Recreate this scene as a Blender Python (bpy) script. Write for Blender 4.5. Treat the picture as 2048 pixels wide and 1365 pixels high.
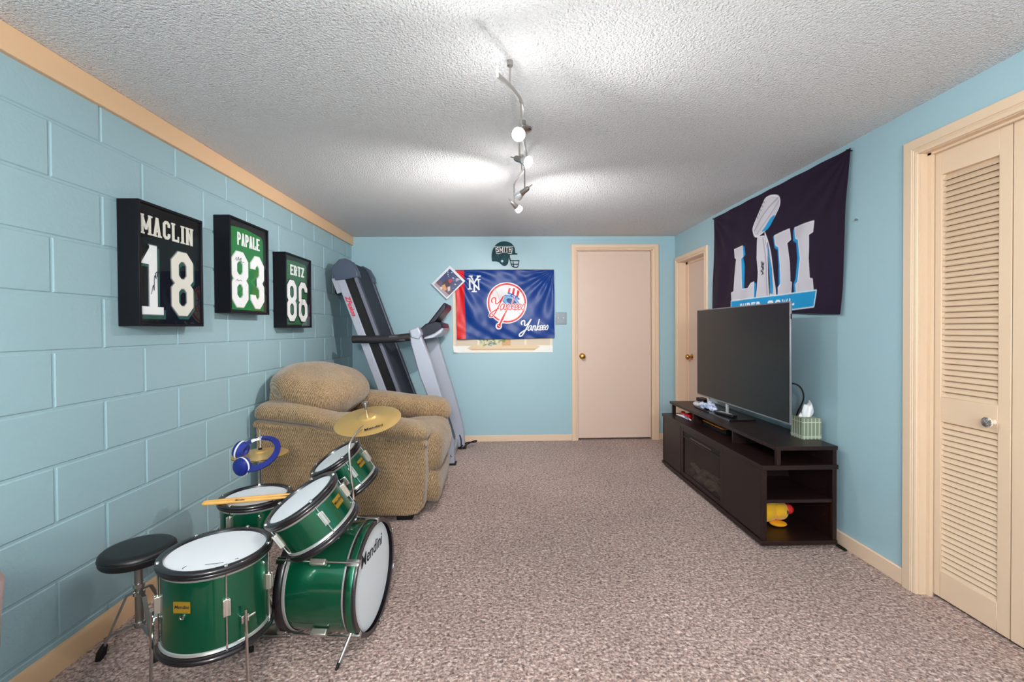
import bpy, math, random
import numpy as np
from math import pi, sin, cos, radians, sqrt
from mathutils import Vector, Matrix, geometry, noise

random.seed(4)
scene = bpy.context.scene
for o in list(bpy.data.objects):
    bpy.data.objects.remove(o)
COL = scene.collection

# ------------------------------------------------------------------ camera, world, light, exposure
CAM_H = 1.2017
cam_data = bpy.data.cameras.new('camera')
cam = bpy.data.objects.new('camera', cam_data)
COL.objects.link(cam)
cam_data.sensor_width = 36.0
cam_data.lens = 906.3 * 36.0 / 2048.0
cam_data.shift_y = -(682.5 - 668.5) / 2048.0
cam_data.clip_start = 0.05
cam.matrix_world = (Matrix.Translation((0, 0, CAM_H)) @ Matrix.Rotation(-0.0223, 4, 'Z')
                    @ Matrix.Rotation(pi / 2 - 0.0119, 4, 'X') @ Matrix.Rotation(-0.0065, 4, 'Z'))
scene.camera = cam

world = bpy.data.worlds.new('world')
scene.world = world
world.use_nodes = True
world.node_tree.nodes['Background'].inputs[0].default_value = (0.02, 0.02, 0.022, 1)
world.node_tree.nodes['Background'].inputs[1].default_value = 1.0

vs = scene.view_settings
vs.view_transform = 'Standard'
vs.look = 'None'
vs.gamma = 1.0
vs.use_curve_mapping = False
vs.exposure = 0.52

P_TRACK = (42.0, 28.0, 58.0, 50.0)      # watts of the four lamp heads on the ceiling rail
SPILL = (0.08, 0.05, 0.045, 0.045)    # share of each lamp that leaks through the back of its glass reflector
P_FILL = 106.0                        # watts of each unseen fill lamp added behind the camera

# room
XL, XR, YB, YF, H = -1.5768, 1.8567, 4.818, -2.7, 2.179

# ------------------------------------------------------------------ small helpers
def lin(c):
    c = c / 255.0
    return c / 12.92 if c <= 0.04045 else ((c + 0.055) / 1.055) ** 2.4
def rgb(r, g, b):
    return (lin(r), lin(g), lin(b), 1.0)

MATS = {}
def mat(name, col, rough=0.6, metal=0.0, bump=None, mottle=None, coat=0.0, spec=None, emit=None, sheen=0.0):
    """bump=(noise scale, strength, distance); mottle=(noise scale, second colour)"""
    if name in MATS:
        return MATS[name]
    m = bpy.data.materials.new(name)
    m.use_nodes = True
    nt = m.node_tree
    b = nt.nodes['Principled BSDF']
    b.inputs['Base Color'].default_value = col
    b.inputs['Roughness'].default_value = rough
    b.inputs['Metallic'].default_value = metal
    if coat:
        b.inputs['Coat Weight'].default_value = coat
        b.inputs['Coat Roughness'].default_value = 0.08
    if spec is not None:
        b.inputs['Specular IOR Level'].default_value = spec
    if sheen:
        b.inputs['Sheen Weight'].default_value = sheen
    if emit:
        b.inputs['Emission Color'].default_value = emit[0]
        b.inputs['Emission Strength'].default_value = emit[1]
    if bump or mottle:
        g = nt.nodes.new('ShaderNodeTexCoord')
    if mottle:
        n = nt.nodes.new('ShaderNodeTexNoise')
        n.inputs['Scale'].default_value = mottle[0]
        n.inputs['Detail'].default_value = 4
        nt.links.new(g.outputs['Object'], n.inputs['Vector'])
        r = nt.nodes.new('ShaderNodeValToRGB')
        r.color_ramp.elements[0].position = 0.35
        r.color_ramp.elements[1].position = 0.65
        r.color_ramp.elements[0].color = col
        r.color_ramp.elements[1].color = mottle[1]
        nt.links.new(n.outputs['Fac'], r.inputs['Fac'])
        nt.links.new(r.outputs['Color'], b.inputs['Base Color'])
    if bump:
        n = nt.nodes.new('ShaderNodeTexNoise')
        n.inputs['Scale'].default_value = bump[0]
        n.inputs['Detail'].default_value = 3
        nt.links.new(g.outputs['Object'], n.inputs['Vector'])
        bp = nt.nodes.new('ShaderNodeBump')
        bp.inputs['Strength'].default_value = bump[1]
        bp.inputs['Distance'].default_value = bump[2]
        nt.links.new(n.outputs['Fac'], bp.inputs['Height'])
        nt.links.new(bp.outputs['Normal'], b.inputs['Normal'])
    MATS[name] = m
    return m

def node(nt, typ, **kw):
    n = nt.nodes.new(typ)
    for k, v in kw.items():
        if k in n.inputs:
            n.inputs[k].default_value = v
        else:
            setattr(n, k, v)
    return n

ORG = {}          # object name -> world position of its origin

class MB:
    def __init__(s):
        s.v = []; s.f = []
    def add(s, vs_, fs_):
        o = len(s.v)
        s.v += [tuple(p) for p in vs_]
        s.f += [tuple(i + o for i in f) for f in fs_]
        return s
    def box(s, x0, x1, y0, y1, z0, z1):
        v = [(x, y, z) for x in (x0, x1) for y in (y0, y1) for z in (z0, z1)]
        return s.add(v, [(0, 1, 3, 2), (4, 6, 7, 5), (0, 4, 5, 1), (2, 3, 7, 6), (0, 2, 6, 4), (1, 5, 7, 3)])
    def obox(s, c, ex, ey, ez, hx, hy, hz):
        c, ex, ey, ez = map(Vector, (c, ex, ey, ez))
        v = [c + ex * hx * i + ey * hy * j + ez * hz * k for i in (-1, 1) for j in (-1, 1) for k in (-1, 1)]
        return s.add(v, [(0, 1, 3, 2), (4, 6, 7, 5), (0, 4, 5, 1), (2, 3, 7, 6), (0, 2, 6, 4), (1, 5, 7, 3)])
    def prism(s, polys, fr, h0, h1):
        """polys: outer loop plus holes in 2D; fr=(origin, ex, ey); extruded along ex x ey"""
        if not isinstance(polys[0][0], (tuple, list)):
            polys = [polys]
        o, ex, ey = map(Vector, fr)
        ez = ex.cross(ey)
        tris = geometry.tessellate_polygon([[Vector((p[0], p[1], 0)) for p in q] for q in polys])
        flat = [p for q in polys for p in q]
        n = len(flat)
        v = [o + ex * p[0] + ey * p[1] + ez * h for h in (h0, h1) for p in flat]
        f = []
        for t in tris:
            a, b, c = [flat[i] for i in t]
            ccw = (b[0] - a[0]) * (c[1] - a[1]) - (b[1] - a[1]) * (c[0] - a[0]) > 0
            t = t if ccw else t[::-1]
            f.append(tuple(i + n for i in t))
            f.append(tuple(t[::-1]))
        k = 0
        for qi, q in enumerate(polys):
            area = sum(q[i][0] * q[(i + 1) % len(q)][1] - q[(i + 1) % len(q)][0] * q[i][1] for i in range(len(q)))
            flip = (area > 0) == (qi == 0)
            for i in range(len(q)):
                a, b = k + i, k + (i + 1) % len(q)
                f.append((a, b, b + n, a + n) if flip else (a, a + n, b + n, b))
            k += len(q)
        return s.add(v, f)
    def loft(s, secs, cap=True, close=False):
        n = len(secs[0])
        v = [p for q in secs for p in q]
        f = []
        m = len(secs)
        for i in range(m if close else m - 1):
            for j in range(n):
                a, b = i * n + j, i * n + (j + 1) % n
                c, d = ((i + 1) % m) * n + (j + 1) % n, ((i + 1) % m) * n + j
                f.append((a, b, c, d))
        if cap and not close:
            f.append(tuple(range(n))[::-1])
            f.append(tuple(range((m - 1) * n, m * n)))
        return s.add(v, f)
    def tube(s, pts, r, n=10, cap=True, rect=None, close=False):
        pts = [Vector(p) for p in pts]
        m = len(pts)
        rs = r if isinstance(r, (list, tuple)) else [r] * m
        secs = []
        up = None
        for i in range(m):
            if close:
                t = pts[(i + 1) % m] - pts[i - 1]
            else:
                t = pts[min(i + 1, m - 1)] - pts[max(i - 1, 0)]
            t.normalize()
            if up is None:
                ref = Vector((0, 0, 1)) if abs(t.z) < 0.95 else Vector((1, 0, 0))
                up = (ref - t * ref.dot(t)).normalized()
            else:
                up = (up - t * up.dot(t)).normalized()
            sd = t.cross(up)
            if rect:
                w, h = rect
                secs.append([pts[i] + sd * a * w / 2 + up * b * h / 2 for a, b in ((-1, -1), (1, -1), (1, 1), (-1, 1))][::-1])
            else:
                secs.append([pts[i] + (sd * cos(a) + up * sin(a)) * rs[i] for a in [-2 * pi * k / n for k in range(n)]])
        return s.loft([q[::-1] for q in secs], cap, close)
    def lathe(s, prof, o, ax, n=32, ref=(0, 1, 0)):
        """prof: (radius, height along the axis)"""
        o = Vector(o); ax = Vector(ax).normalized()
        ref = Vector(ref)
        if abs(ax.dot(ref)) > 0.95:
            ref = Vector((1, 0, 0))
        a = (ref - ax * ref.dot(ax)).normalized()
        b = ax.cross(a)
        secs = [[o + ax * t + (a * cos(2 * pi * k / n) + b * sin(2 * pi * k / n)) * max(r, 1e-5) for k in range(n)] for r, t in prof]
        return s.loft(secs, cap=False)
    def ball(s, c, r, n=16, ex=(1, 0, 0), ey=(0, 1, 0), ez=(0, 0, 1), e=1.0, e2=None):
        """superellipsoid with half sizes r"""
        r = r if isinstance(r, (tuple, list)) else (r, r, r)
        e2 = e if e2 is None else e2
        c, ex, ey, ez = map(Vector, (c, ex, ey, ez))
        pw = lambda x, q: math.copysign(abs(x) ** q, x)
        secs = []
        for i in range(n + 1):
            t = -pi / 2 + pi * i / n
            secs.append([c + ex * r[0] * pw(max(cos(t), 1e-4), e) * pw(cos(a), e2) + ey * r[1] * pw(max(cos(t), 1e-4), e) * pw(sin(a), e2)
                         + ez * r[2] * pw(sin(t), e) for a in [2 * pi * k / (2 * n) for k in range(2 * n)]])
        return s.loft(secs, cap=False)
    def build(s, name, m, parent=None, smooth=True, bevel=0, seg=2, ang=35, jitter=None, origin=None):
        base = ORG[parent.name] if parent else Vector((0, 0, 0))
        org = Vector(origin) if origin is not None else base
        vv = s.v
        if jitter:
            sc, amp = jitter
            vv = [tuple(Vector(p) + noise.noise_vector(Vector(p) * sc) * amp) for p in vv]
        me = bpy.data.meshes.new(name)
        me.from_pydata([(p[0] - org.x, p[1] - org.y, p[2] - org.z) for p in vv], [], s.f)
        me.validate()
        me.update()
        if smooth:
            me.shade_smooth()
            me.set_sharp_from_angle(angle=radians(ang))
        me.materials.append(m)
        o = bpy.data.objects.new(name, me)
        COL.objects.link(o)
        if parent:
            o.parent = parent
        o.location = org - base
        ORG[o.name] = org
        if bevel:
            md = o.modifiers.new('bevel', 'BEVEL')
            md.width = bevel; md.segments = seg; md.limit_method = 'ANGLE'; md.angle_limit = radians(40)
        return o

def thing(name, label, cat, loc, group=None):
    o = bpy.data.objects.new(name, None)
    COL.objects.link(o)
    o.location = loc
    o.empty_display_size = 0.05
    ORG[o.name] = Vector(loc)
    o['label'] = label; o['category'] = cat
    if group:
        o['group'] = group
    return o
def tag(o, label, cat, group=None):
    o['label'] = label; o['category'] = cat
    if group:
        o['group'] = group
    return o
def struct(o, label, cat):
    o['kind'] = 'structure'; o['label'] = label; o['category'] = cat
    return o
def sroot(name, label, cat, loc):
    o = thing(name, label, cat, loc)
    o['kind'] = 'structure'
    return o
def bx(name, m, parent, x0, x1, y0, y1, z0, z1, bevel=0.0, seg=2):
    return MB().box(x0, x1, y0, y1, z0, z1).build(name, m, parent, bevel=bevel, seg=seg)

def spline(pts, k=8, close=False):
    """Catmull-Rom through points of any dimension"""
    P = [np.array(p, float) for p in pts]
    n = len(P)
    out = []
    for i in range(n if close else n - 1):
        p0 = P[i - 1] if (close or i > 0) else 2 * P[0] - P[1]
        p1 = P[i]; p2 = P[(i + 1) % n]
        p3 = P[(i + 2) % n] if (close or i + 2 < n) else 2 * P[-1] - P[-2]
        for j in range(k):
            t = j / k
            out.append(0.5 * (2 * p1 + (p2 - p0) * t + (2 * p0 - 5 * p1 + 4 * p2 - p3) * t * t + (3 * p1 - p0 - 3 * p2 + p3) * t ** 3))
    if not close:
        out.append(P[-1])
    return [tuple(float(x) for x in p) for p in out]

# ---- flat lettering: every glyph is a list of outlines made from thick strokes
def stroke(pts, w, close=False):
    """quads of a thick polyline with mitred corners"""
    P = [Vector((p[0], p[1])) for p in pts]
    n = len(P)
    Lf, Rt = [], []
    for i in range(n):
        a = P[i - 1] if (close or i > 0) else None
        b = P[(i + 1) % n] if (close or i < n - 1) else None
        d1 = (P[i] - a).normalized() if a is not None else None
        d2 = (b - P[i]).normalized() if b is not None else None
        d1 = d1 or d2; d2 = d2 or d1
        n1 = Vector((-d1.y, d1.x)); n2 = Vector((-d2.y, d2.x))
        m = n1 + n2
        if m.length < 1e-6:
            m = n1
        m.normalize()
        k = min(1 / max(m.dot(n1), 0.3), 2.2)
        Lf.append(P[i] + m * w / 2 * k); Rt.append(P[i] - m * w / 2 * k)
    out = []
    for i in range(n if close else n - 1):
        j = (i + 1) % n
        out.append([tuple(Rt[i]), tuple(Rt[j]), tuple(Lf[j]), tuple(Lf[i])])
    return out

def octo(x0, y0, x1, y1, c):
    return [(x0 + c, y0), (x1 - c, y0), (x1, y0 + c), (x1, y1 - c), (x1 - c, y1), (x0 + c, y1), (x0, y1 - c), (x0, y0 + c)]

def glyph(ch, x, y, w, h, s, serif=0.0, cut=None):
    """ch inside the box (x, y, w, h) with stroke width s -> list of convex polygons"""
    a = s / 2
    L, R_, B, T = x + a, x + w - a, y + a, y + h - a
    M = y + h / 2
    c = s * 0.7 if cut is None else cut
    sr = lambda cx, cy: [[(cx - a - serif, cy - s * .28), (cx + a + serif, cy - s * .28), (cx + a + serif, cy + s * .28), (cx - a - serif, cy + s * .28)]] if serif else []
    bt, tp = y + s * .28, y + h - s * .28
    if ch == '8':
        return stroke(octo(L, B, R_, M, c), s, True) + stroke(octo(L, M, R_, T, c), s, True)
    if ch == '6':
        return stroke(octo(L, B, R_, M, c), s, True) + stroke([(R_, T - h * .17), (R_, T - c), (R_ - c, T), (L + c, T), (L, T - c), (L, M)], s)
    if ch == '3':
        return (stroke([(L, T - h * .17), (L, T - c), (L + c, T), (R_ - c, T), (R_, T - c), (R_, M + c), (R_ - c, M), (x + w * .42, M)], s)
                + stroke([(x + w * .42, M), (R_ - c, M), (R_, M - c), (R_, B + c), (R_ - c, B), (L + c, B), (L, B + c), (L, B + h * .17)], s))
    if ch == '1':
        cx = x + w * .55
        return [[(cx - a, y), (cx + a, y), (cx + a, y + h), (cx - a, y + h)],
                [(x, y), (x + w, y), (x + w, y + s * .75), (x, y + s * .75)],
                [(x, y + h * .72), (cx - a, y + h * .72), (cx - a, y + h), (cx - a * .6, y + h)]]
    if ch == 'I':
        return stroke([(x + w / 2, y), (x + w / 2, y + h)], s) + sr(x + w / 2, bt) + sr(x + w / 2, tp)
    if ch == 'M':
        return (stroke([(L, y), (L, y + h)], s) + stroke([(R_, y), (R_, y + h)], s) + stroke([(L, y + h - a), (x + w / 2, y + h * .25)], s * .8)
                + stroke([(R_, y + h - a), (x + w / 2, y + h * .25)], s * .8) + sr(L, bt) + sr(R_, bt) + sr(L - serif * .5, tp) + sr(R_ + serif * .5, tp))
    if ch == 'A':
        return (stroke([(L, y), (x + w / 2, y + h)], s) + stroke([(R_, y), (x + w / 2, y + h)], s)
                + stroke([(L + w * .15, y + h * .3), (R_ - w * .15, y + h * .3)], s * .6) + sr(L, bt) + sr(R_, bt))
    if ch == 'C':
        return stroke([(R_, T - h * .25), (R_, T - c), (R_ - c, T), (L + c, T), (L, T - c), (L, B + c), (L + c, B), (R_ - c, B), (R_, B + c), (R_, B + h * .25)], s)
    if ch == 'L':
        return stroke([(L, y), (L, y + h)], s) + stroke([(L - a, y + s * .4), (x + w, y + s * .4)], s * .8) + sr(L, tp) + ([[(x + w - s * .5, y), (x + w, y), (x + w, y + h * .32), (x + w - s * .5, y + h * .32)]])
    if ch == 'N':
        return stroke([(L, y), (L, y + h)], s) + stroke([(R_, y), (R_, y + h)], s) + stroke([(L, y + h - a), (R_, y + a)], s * .9) + sr(L, bt) + sr(L, tp) + sr(R_, tp)
    if ch == 'P':
        return stroke([(L, y), (L, y + h)], s) + stroke([(L, T), (R_ - c, T), (R_, T - c), (R_, M + c * .6), (R_ - c, M - a * .3), (L, M - a * .3)], s) + sr(L, bt)
    if ch == 'R':
        return stroke([(L, y), (L, y + h)], s) + stroke([(L, T), (R_ - c, T), (R_, T - c), (R_, M + c * .6), (R_ - c, M), (L, M)], s) + stroke([(x + w * .5, M), (R_, y)], s) + sr(L, bt) + sr(L, tp)
    if ch == 'E':
        return stroke([(L, y), (L, y + h)], s) + [[(L, y), (x + w, y), (x + w, y + s * .8), (L, y + s * .8)], [(L, y + h - s * .8), (x + w, y + h - s * .8), (x + w, y + h), (L, y + h)],
                [(L, M - s * .4), (x + w * .8, M - s * .4), (x + w * .8, M + s * .4), (L, M + s * .4)]]
    if ch == 'T':
        return stroke([(x + w / 2, y), (x + w / 2, y + h)], s) + [[(x, y + h - s * .8), (x + w, y + h - s * .8), (x + w, y + h), (x, y + h)]] + sr(x + w / 2, bt)
    if ch == 'Z':
        return [[(x, y), (x + w, y), (x + w, y + s * .8), (x, y + s * .8)], [(x, y + h - s * .8), (x + w, y + h - s * .8), (x + w, y + h), (x, y + h)]] + stroke([(L, y + s * .4), (R_, y + h - s * .4)], s)
    if ch == 'S':
        return stroke([(R_, T - h * .14), (R_, T - c), (R_ - c, T), (L + c, T), (L, T - c), (L, M + c), (L + c, M), (R_ - c, M), (R_, M - c), (R_, B + c), (R_ - c, B), (L + c, B), (L, B + c), (L, B + h * .14)], s)
    if ch == 'H':
        return stroke([(L, y), (L, y + h)], s) + stroke([(R_, y), (R_, y + h)], s) + stroke([(L, M), (R_, M)], s * .8) + sr(L, bt) + sr(R_, bt) + sr(L, tp) + sr(R_, tp)
    if ch == 'U':
        return stroke([(L, y + h), (L, B + c), (L + c, B), (R_ - c, B), (R_, B + c), (R_, y + h)], s)
    if ch == 'O':
        return stroke(octo(L, B, R_, T, c), s, True)
    if ch == 'B':
        return stroke(octo(L, B, R_, M, c * .6), s, True) + stroke(octo(L, M, R_ - s * .15, T, c * .6), s, True)
    if ch == 'W':
        return stroke([(L, y + h), (x + w * .3, y), (x + w * .5, y + h * .7), (x + w * .7, y), (R_, y + h)], s * .85)
    return []

def word(txt, x, y, w, h, s, serif=0.0, gap=0.15):
    wid = {'I': .55, 'M': 1.3, 'W': 1.3, ' ': .5}
    ws = [wid.get(c, 1.0) for c in txt]
    u = w / (sum(ws) + gap * (len(txt) - 1))
    out = []
    for c, k in zip(txt, ws):
        out += glyph(c, x, y, u * k, h, s, serif)
        x += u * (k + gap)
    return out

def flat(name, polys, fr, h0, h1, m, parent):
    b = MB()
    for i, q in enumerate(polys):          # overlapping strokes step up a hair so no two faces share a plane
        b.prism([q], fr, h0 - i * 1e-5, h1 + i * 6e-5)
    return b.build(name, m, parent, smooth=False)

def font_mesh(txt, size, fr, h, m, parent, name='lettering', shear=0.0, thick=0.0, align='CENTER'):
    cu = bpy.data.curves.new('t', 'FONT')
    cu.body = txt; cu.size = size; cu.shear = shear; cu.align_x = align; cu.align_y = 'CENTER'; cu.offset = thick
    cu.resolution_u = 3
    ob = bpy.data.objects.new('t', cu)
    COL.objects.link(ob)
    dg = bpy.context.evaluated_depsgraph_get()
    me = bpy.data.meshes.new_from_object(ob.evaluated_get(dg))
    o, ex, ey = map(Vector, fr)
    ez = ex.cross(ey)
    b = MB()
    b.add([o + ex * v.co.x + ey * v.co.y + ez * h for v in me.vertices], [tuple(p.vertices) for p in me.polygons])
    bpy.data.objects.remove(ob)
    bpy.data.meshes.remove(me)
    return b.build(name, m, parent, smooth=False)

# ---- printed cloth and paper: the print is a colour per point of a fine grid
def seg_dist(P, a, b):
    a = np.array(a, float); b = np.array(b, float)
    d = b - a
    t = np.clip(((P - a) @ d) / max(d @ d, 1e-12), 0, 1)
    return np.sqrt(((P - a - t[:, None] * d) ** 2).sum(1))
class Print:
    def __init__(s, S, T, col, aa):
        s.P = np.stack([S, T], -1); s.aa = aa
        s.C = np.tile(np.array(col[:3]), (len(S), 1))
    def mix(s, d, col, k=1.0):
        a = np.clip(0.5 - d / s.aa, 0, 1)[:, None] * k
        s.C = s.C * (1 - a) + np.array(col[:3]) * a
    def poly(s, q, col, grow=0.0, k=1.0):
        q = np.array(q, float)
        lo, hi = q.min(0) - .03, q.max(0) + .03
        sel = np.where(((s.P > lo) & (s.P < hi)).all(1))[0]
        P = s.P[sel]
        d = np.full(len(P), 9.0); ins = np.zeros(len(P), bool)
        for i in range(len(q)):
            a, b = q[i], q[(i + 1) % len(q)]
            d = np.minimum(d, seg_dist(P, a, b))
            c = (a[1] > P[:, 1]) != (b[1] > P[:, 1])
            xx = a[0] + (P[:, 1] - a[1]) * (b[0] - a[0]) / (b[1] - a[1] + 1e-12)
            ins ^= c & (P[:, 0] < xx)
        D = np.full(len(s.P), 9.0)
        D[sel] = np.where(ins, -d, d) - grow
        s.mix(D, col, k)
    def polys(s, qs, col, grow=0.0):
        for q in qs:
            s.poly(q, col, grow)
    def line(s, pts, w, col):
        D = np.full(len(s.P), 9.0)
        ws = w if isinstance(w, (list, tuple)) else [w] * len(pts)
        for i in range(len(pts) - 1):
            D = np.minimum(D, seg_dist(s.P, pts[i], pts[i + 1]) - (ws[i] + ws[i + 1]) / 4)
        s.mix(D, col)
    def disc(s, c, r, col):
        s.mix(np.sqrt(((s.P - np.array(c)) ** 2).sum(1)) - r, col)

def print_mat(name, rough, sheen=0.0, spec=0.4, weave=0.0):
    m = bpy.data.materials.new(name)
    m.use_nodes = True
    nt = m.node_tree
    b = nt.nodes['Principled BSDF']
    at = node(nt, 'ShaderNodeAttribute', attribute_name='Print')
    nt.links.new(at.outputs['Color'], b.inputs['Base Color'])
    b.inputs['Roughness'].default_value = rough
    b.inputs['Specular IOR Level'].default_value = spec
    b.inputs['Sheen Weight'].default_value = sheen
    if weave:
        tc = node(nt, 'ShaderNodeTexCoord')
        n = node(nt, 'ShaderNodeTexNoise', Scale=400.0)
        nt.links.new(tc.outputs['Object'], n.inputs['Vector'])
        bp = node(nt, 'ShaderNodeBump', Strength=weave, Distance=0.001)
        nt.links.new(n.outputs['Fac'], bp.inputs['Height'])
        nt.links.new(bp.outputs['Normal'], b.inputs['Normal'])
    return m

def sheet(name, nu, nv, place, paint, m, base, parent=None, thick=0.0012, origin=(0, 0, 0)):
    """place(S, T) -> world xyz arrays for S,T in 0..1 ; paint(u, v) -> colours"""
    u, v = np.meshgrid(np.linspace(0, 1, nu), np.linspace(0, 1, nv), indexing='ij')
    u = u.ravel(); v = v.ravel()
    xyz = place(u, v)
    col = paint(u, v)
    org = np.array(origin, float)
    idx = np.arange(nu * nv).reshape(nu, nv)
    q = np.stack([idx[:-1, :-1], idx[1:, :-1], idx[1:, 1:], idx[:-1, 1:]], -1).reshape(-1, 4)
    me = bpy.data.meshes.new(name)
    me.vertices.add(nu * nv)
    me.vertices.foreach_set('co', (xyz - org).astype(np.float32).ravel())
    me.loops.add(len(q) * 4)
    me.loops.foreach_set('vertex_index', q.ravel())
    me.polygons.add(len(q))
    me.polygons.foreach_set('loop_start', np.arange(len(q)) * 4)
    me.update(calc_edges=True)
    at = me.attributes.new('Print', 'FLOAT_COLOR', 'POINT')
    at.data.foreach_set('color', np.concatenate([col, np.ones((len(col), 1))], 1).astype(np.float32).ravel())
    me.shade_smooth()
    me.materials.append(m)
    o = bpy.data.objects.new(name, me)
    COL.objects.link(o)
    if parent:
        o.parent = parent
        o.location = Vector(origin) - ORG[parent.name]
    else:
        o.location = origin
    ORG[o.name] = Vector(origin)
    if thick:
        md = o.modifiers.new('solid', 'SOLIDIFY')
        md.thickness = thick; md.offset = -1
    return o

# ------------------------------------------------------------------ materials of the room
def paint_mat(name, col, rough=0.42, bscale=60, bstr=0.25):
    m = mat(name, col, rough, bump=(bscale, bstr, 0.002))
    return m
PAINT = paint_mat('blue_wall_paint', rgb(158, 190, 201))
def block_mat():
    m = bpy.data.materials.new('blue_painted_block')
    m.use_nodes = True
    nt = m.node_tree
    b = nt.nodes['Principled BSDF']
    b.inputs['Base Color'].default_value = rgb(152, 181, 189)
    b.inputs['Roughness'].default_value = 0.45
    g = node(nt, 'ShaderNodeNewGeometry')
    n1 = node(nt, 'ShaderNodeTexNoise', Scale=70.0, Detail=5.0)
    v = node(nt, 'ShaderNodeTexVoronoi', Scale=55.0)
    r = node(nt, 'ShaderNodeMapRange')
    r.inputs['From Min'].default_value = 0.0; r.inputs['From Max'].default_value = 0.13
    nt.links.new(g.outputs['Position'], n1.inputs['Vector'])
    nt.links.new(g.outputs['Position'], v.inputs['Vector'])
    nt.links.new(v.outputs['Distance'], r.inputs['Value'])
    ad = node(nt, 'ShaderNodeMath', operation='ADD')
    mu = node(nt, 'ShaderNodeMath', operation='MULTIPLY')
    mu.inputs[1].default_value = 0.5
    nt.links.new(r.outputs['Result'], mu.inputs[0])
    nt.links.new(n1.outputs['Fac'], ad.inputs[0]); nt.links.new(mu.outputs[0], ad.inputs[1])
    bp = node(nt, 'ShaderNodeBump', Strength=0.35, Distance=0.003)
    nt.links.new(ad.outputs[0], bp.inputs['Height'])
    nt.links.new(bp.outputs['Normal'], b.inputs['Normal'])
    return m
BLOCK = block_mat()
TRIM = mat('peach_trim_paint', rgb(226, 198, 172), 0.38, bump=(30, 0.12, 0.002))
TRIM_WARM_LIT = mat('peach_trim_warm_lit', rgb(226, 186, 146), 0.45, bump=(30, 0.12, 0.002))  # peach trim paint with the orange cast of the light put into its colour
DOORP = mat('peach_door_paint', rgb(219, 193, 177), 0.4, bump=(40, 0.08, 0.002))
CLOSETP = mat('beige_louvre_paint', rgb(219, 194, 167), 0.4, bump=(40, 0.08, 0.002))
BRASS = mat('brass', rgb(196, 140, 70), 0.25, 1.0)
CHROME = mat('chrome', rgb(205, 203, 200), 0.18, 1.0)
STEEL = mat('brushed_steel', rgb(165, 163, 160), 0.32, 1.0)
BLACK = mat('black_plastic', rgb(14, 14, 16), .5, spec=.3)
BLACKG = mat('black_gloss', rgb(16, 15, 17), 0.22, coat=0.3)

def carpet_mat():
    m = bpy.data.materials.new('taupe_carpet')
    m.use_nodes = True
    nt = m.node_tree
    b = nt.nodes['Principled BSDF']
    b.inputs['Roughness'].default_value = 0.95
    b.inputs['Specular IOR Level'].default_value = 0.1
    b.inputs['Sheen Weight'].default_value = 0.25
    g = node(nt, 'ShaderNodeNewGeometry')
    fine = node(nt, 'ShaderNodeTexNoise', Scale=80.0, Detail=4.0, Roughness=0.65, Distortion=0.6)
    mid = node(nt, 'ShaderNodeTexNoise', Scale=34.0, Detail=3.0)
    big = node(nt, 'ShaderNodeTexNoise', Scale=1.7, Detail=3.0)
    vor = node(nt, 'ShaderNodeTexVoronoi', Scale=75.0)
    for n in (fine, mid, big, vor):
        nt.links.new(g.outputs['Position'], n.inputs['Vector'])
    r = node(nt, 'ShaderNodeValToRGB')
    e = r.color_ramp.elements
    e[0].position = 0.34; e[0].color = rgb(98, 70, 63)
    e[1].position = 0.64; e[1].color = rgb(243, 219, 209)
    x = e.new(0.5); x.color = rgb(196, 165, 154)
    nt.links.new(fine.outputs['Fac'], r.inputs['Fac'])
    r2 = node(nt, 'ShaderNodeValToRGB')
    r2.color_ramp.elements[0].position = 0.35; r2.color_ramp.elements[0].color = (0.80, 0.78, 0.78, 1)
    r2.color_ramp.elements[1].position = 0.65; r2.color_ramp.elements[1].color = (1.0, 1.0, 1.0, 1)
    nt.links.new(mid.outputs['Fac'], r2.inputs['Fac'])
    r3 = node(nt, 'ShaderNodeValToRGB')
    r3.color_ramp.elements[0].position = 0.35; r3.color_ramp.elements[0].color = (0.86, 0.85, 0.85, 1)
    r3.color_ramp.elements[1].position = 0.65; r3.color_ramp.elements[1].color = (1.0, 1.0, 1.0, 1)
    nt.links.new(big.outputs['Fac'], r3.inputs['Fac'])
    m1 = node(nt, 'ShaderNodeMixRGB', blend_type='MULTIPLY'); m1.inputs[0].default_value = 1
    m2 = node(nt, 'ShaderNodeMixRGB', blend_type='MULTIPLY'); m2.inputs[0].default_value = 1
    nt.links.new(r.outputs['Color'], m1.inputs[1]); nt.links.new(r2.outputs['Color'], m1.inputs[2])
    nt.links.new(m1.outputs[0], m2.inputs[1]); nt.links.new(r3.outputs['Color'], m2.inputs[2])
    nt.links.new(m2.outputs[0], b.inputs['Base Color'])
    ad = node(nt, 'ShaderNodeMath', operation='SUBTRACT')
    nt.links.new(fine.outputs['Fac'], ad.inputs[0]); nt.links.new(vor.outputs['Distance'], ad.inputs[1])
    bp = node(nt, 'ShaderNodeBump', Strength=0.9, Distance=0.012)
    nt.links.new(ad.outputs[0], bp.inputs['Height'])
    nt.links.new(bp.outputs['Normal'], b.inputs['Normal'])
    return m
CARPET = carpet_mat()

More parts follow.
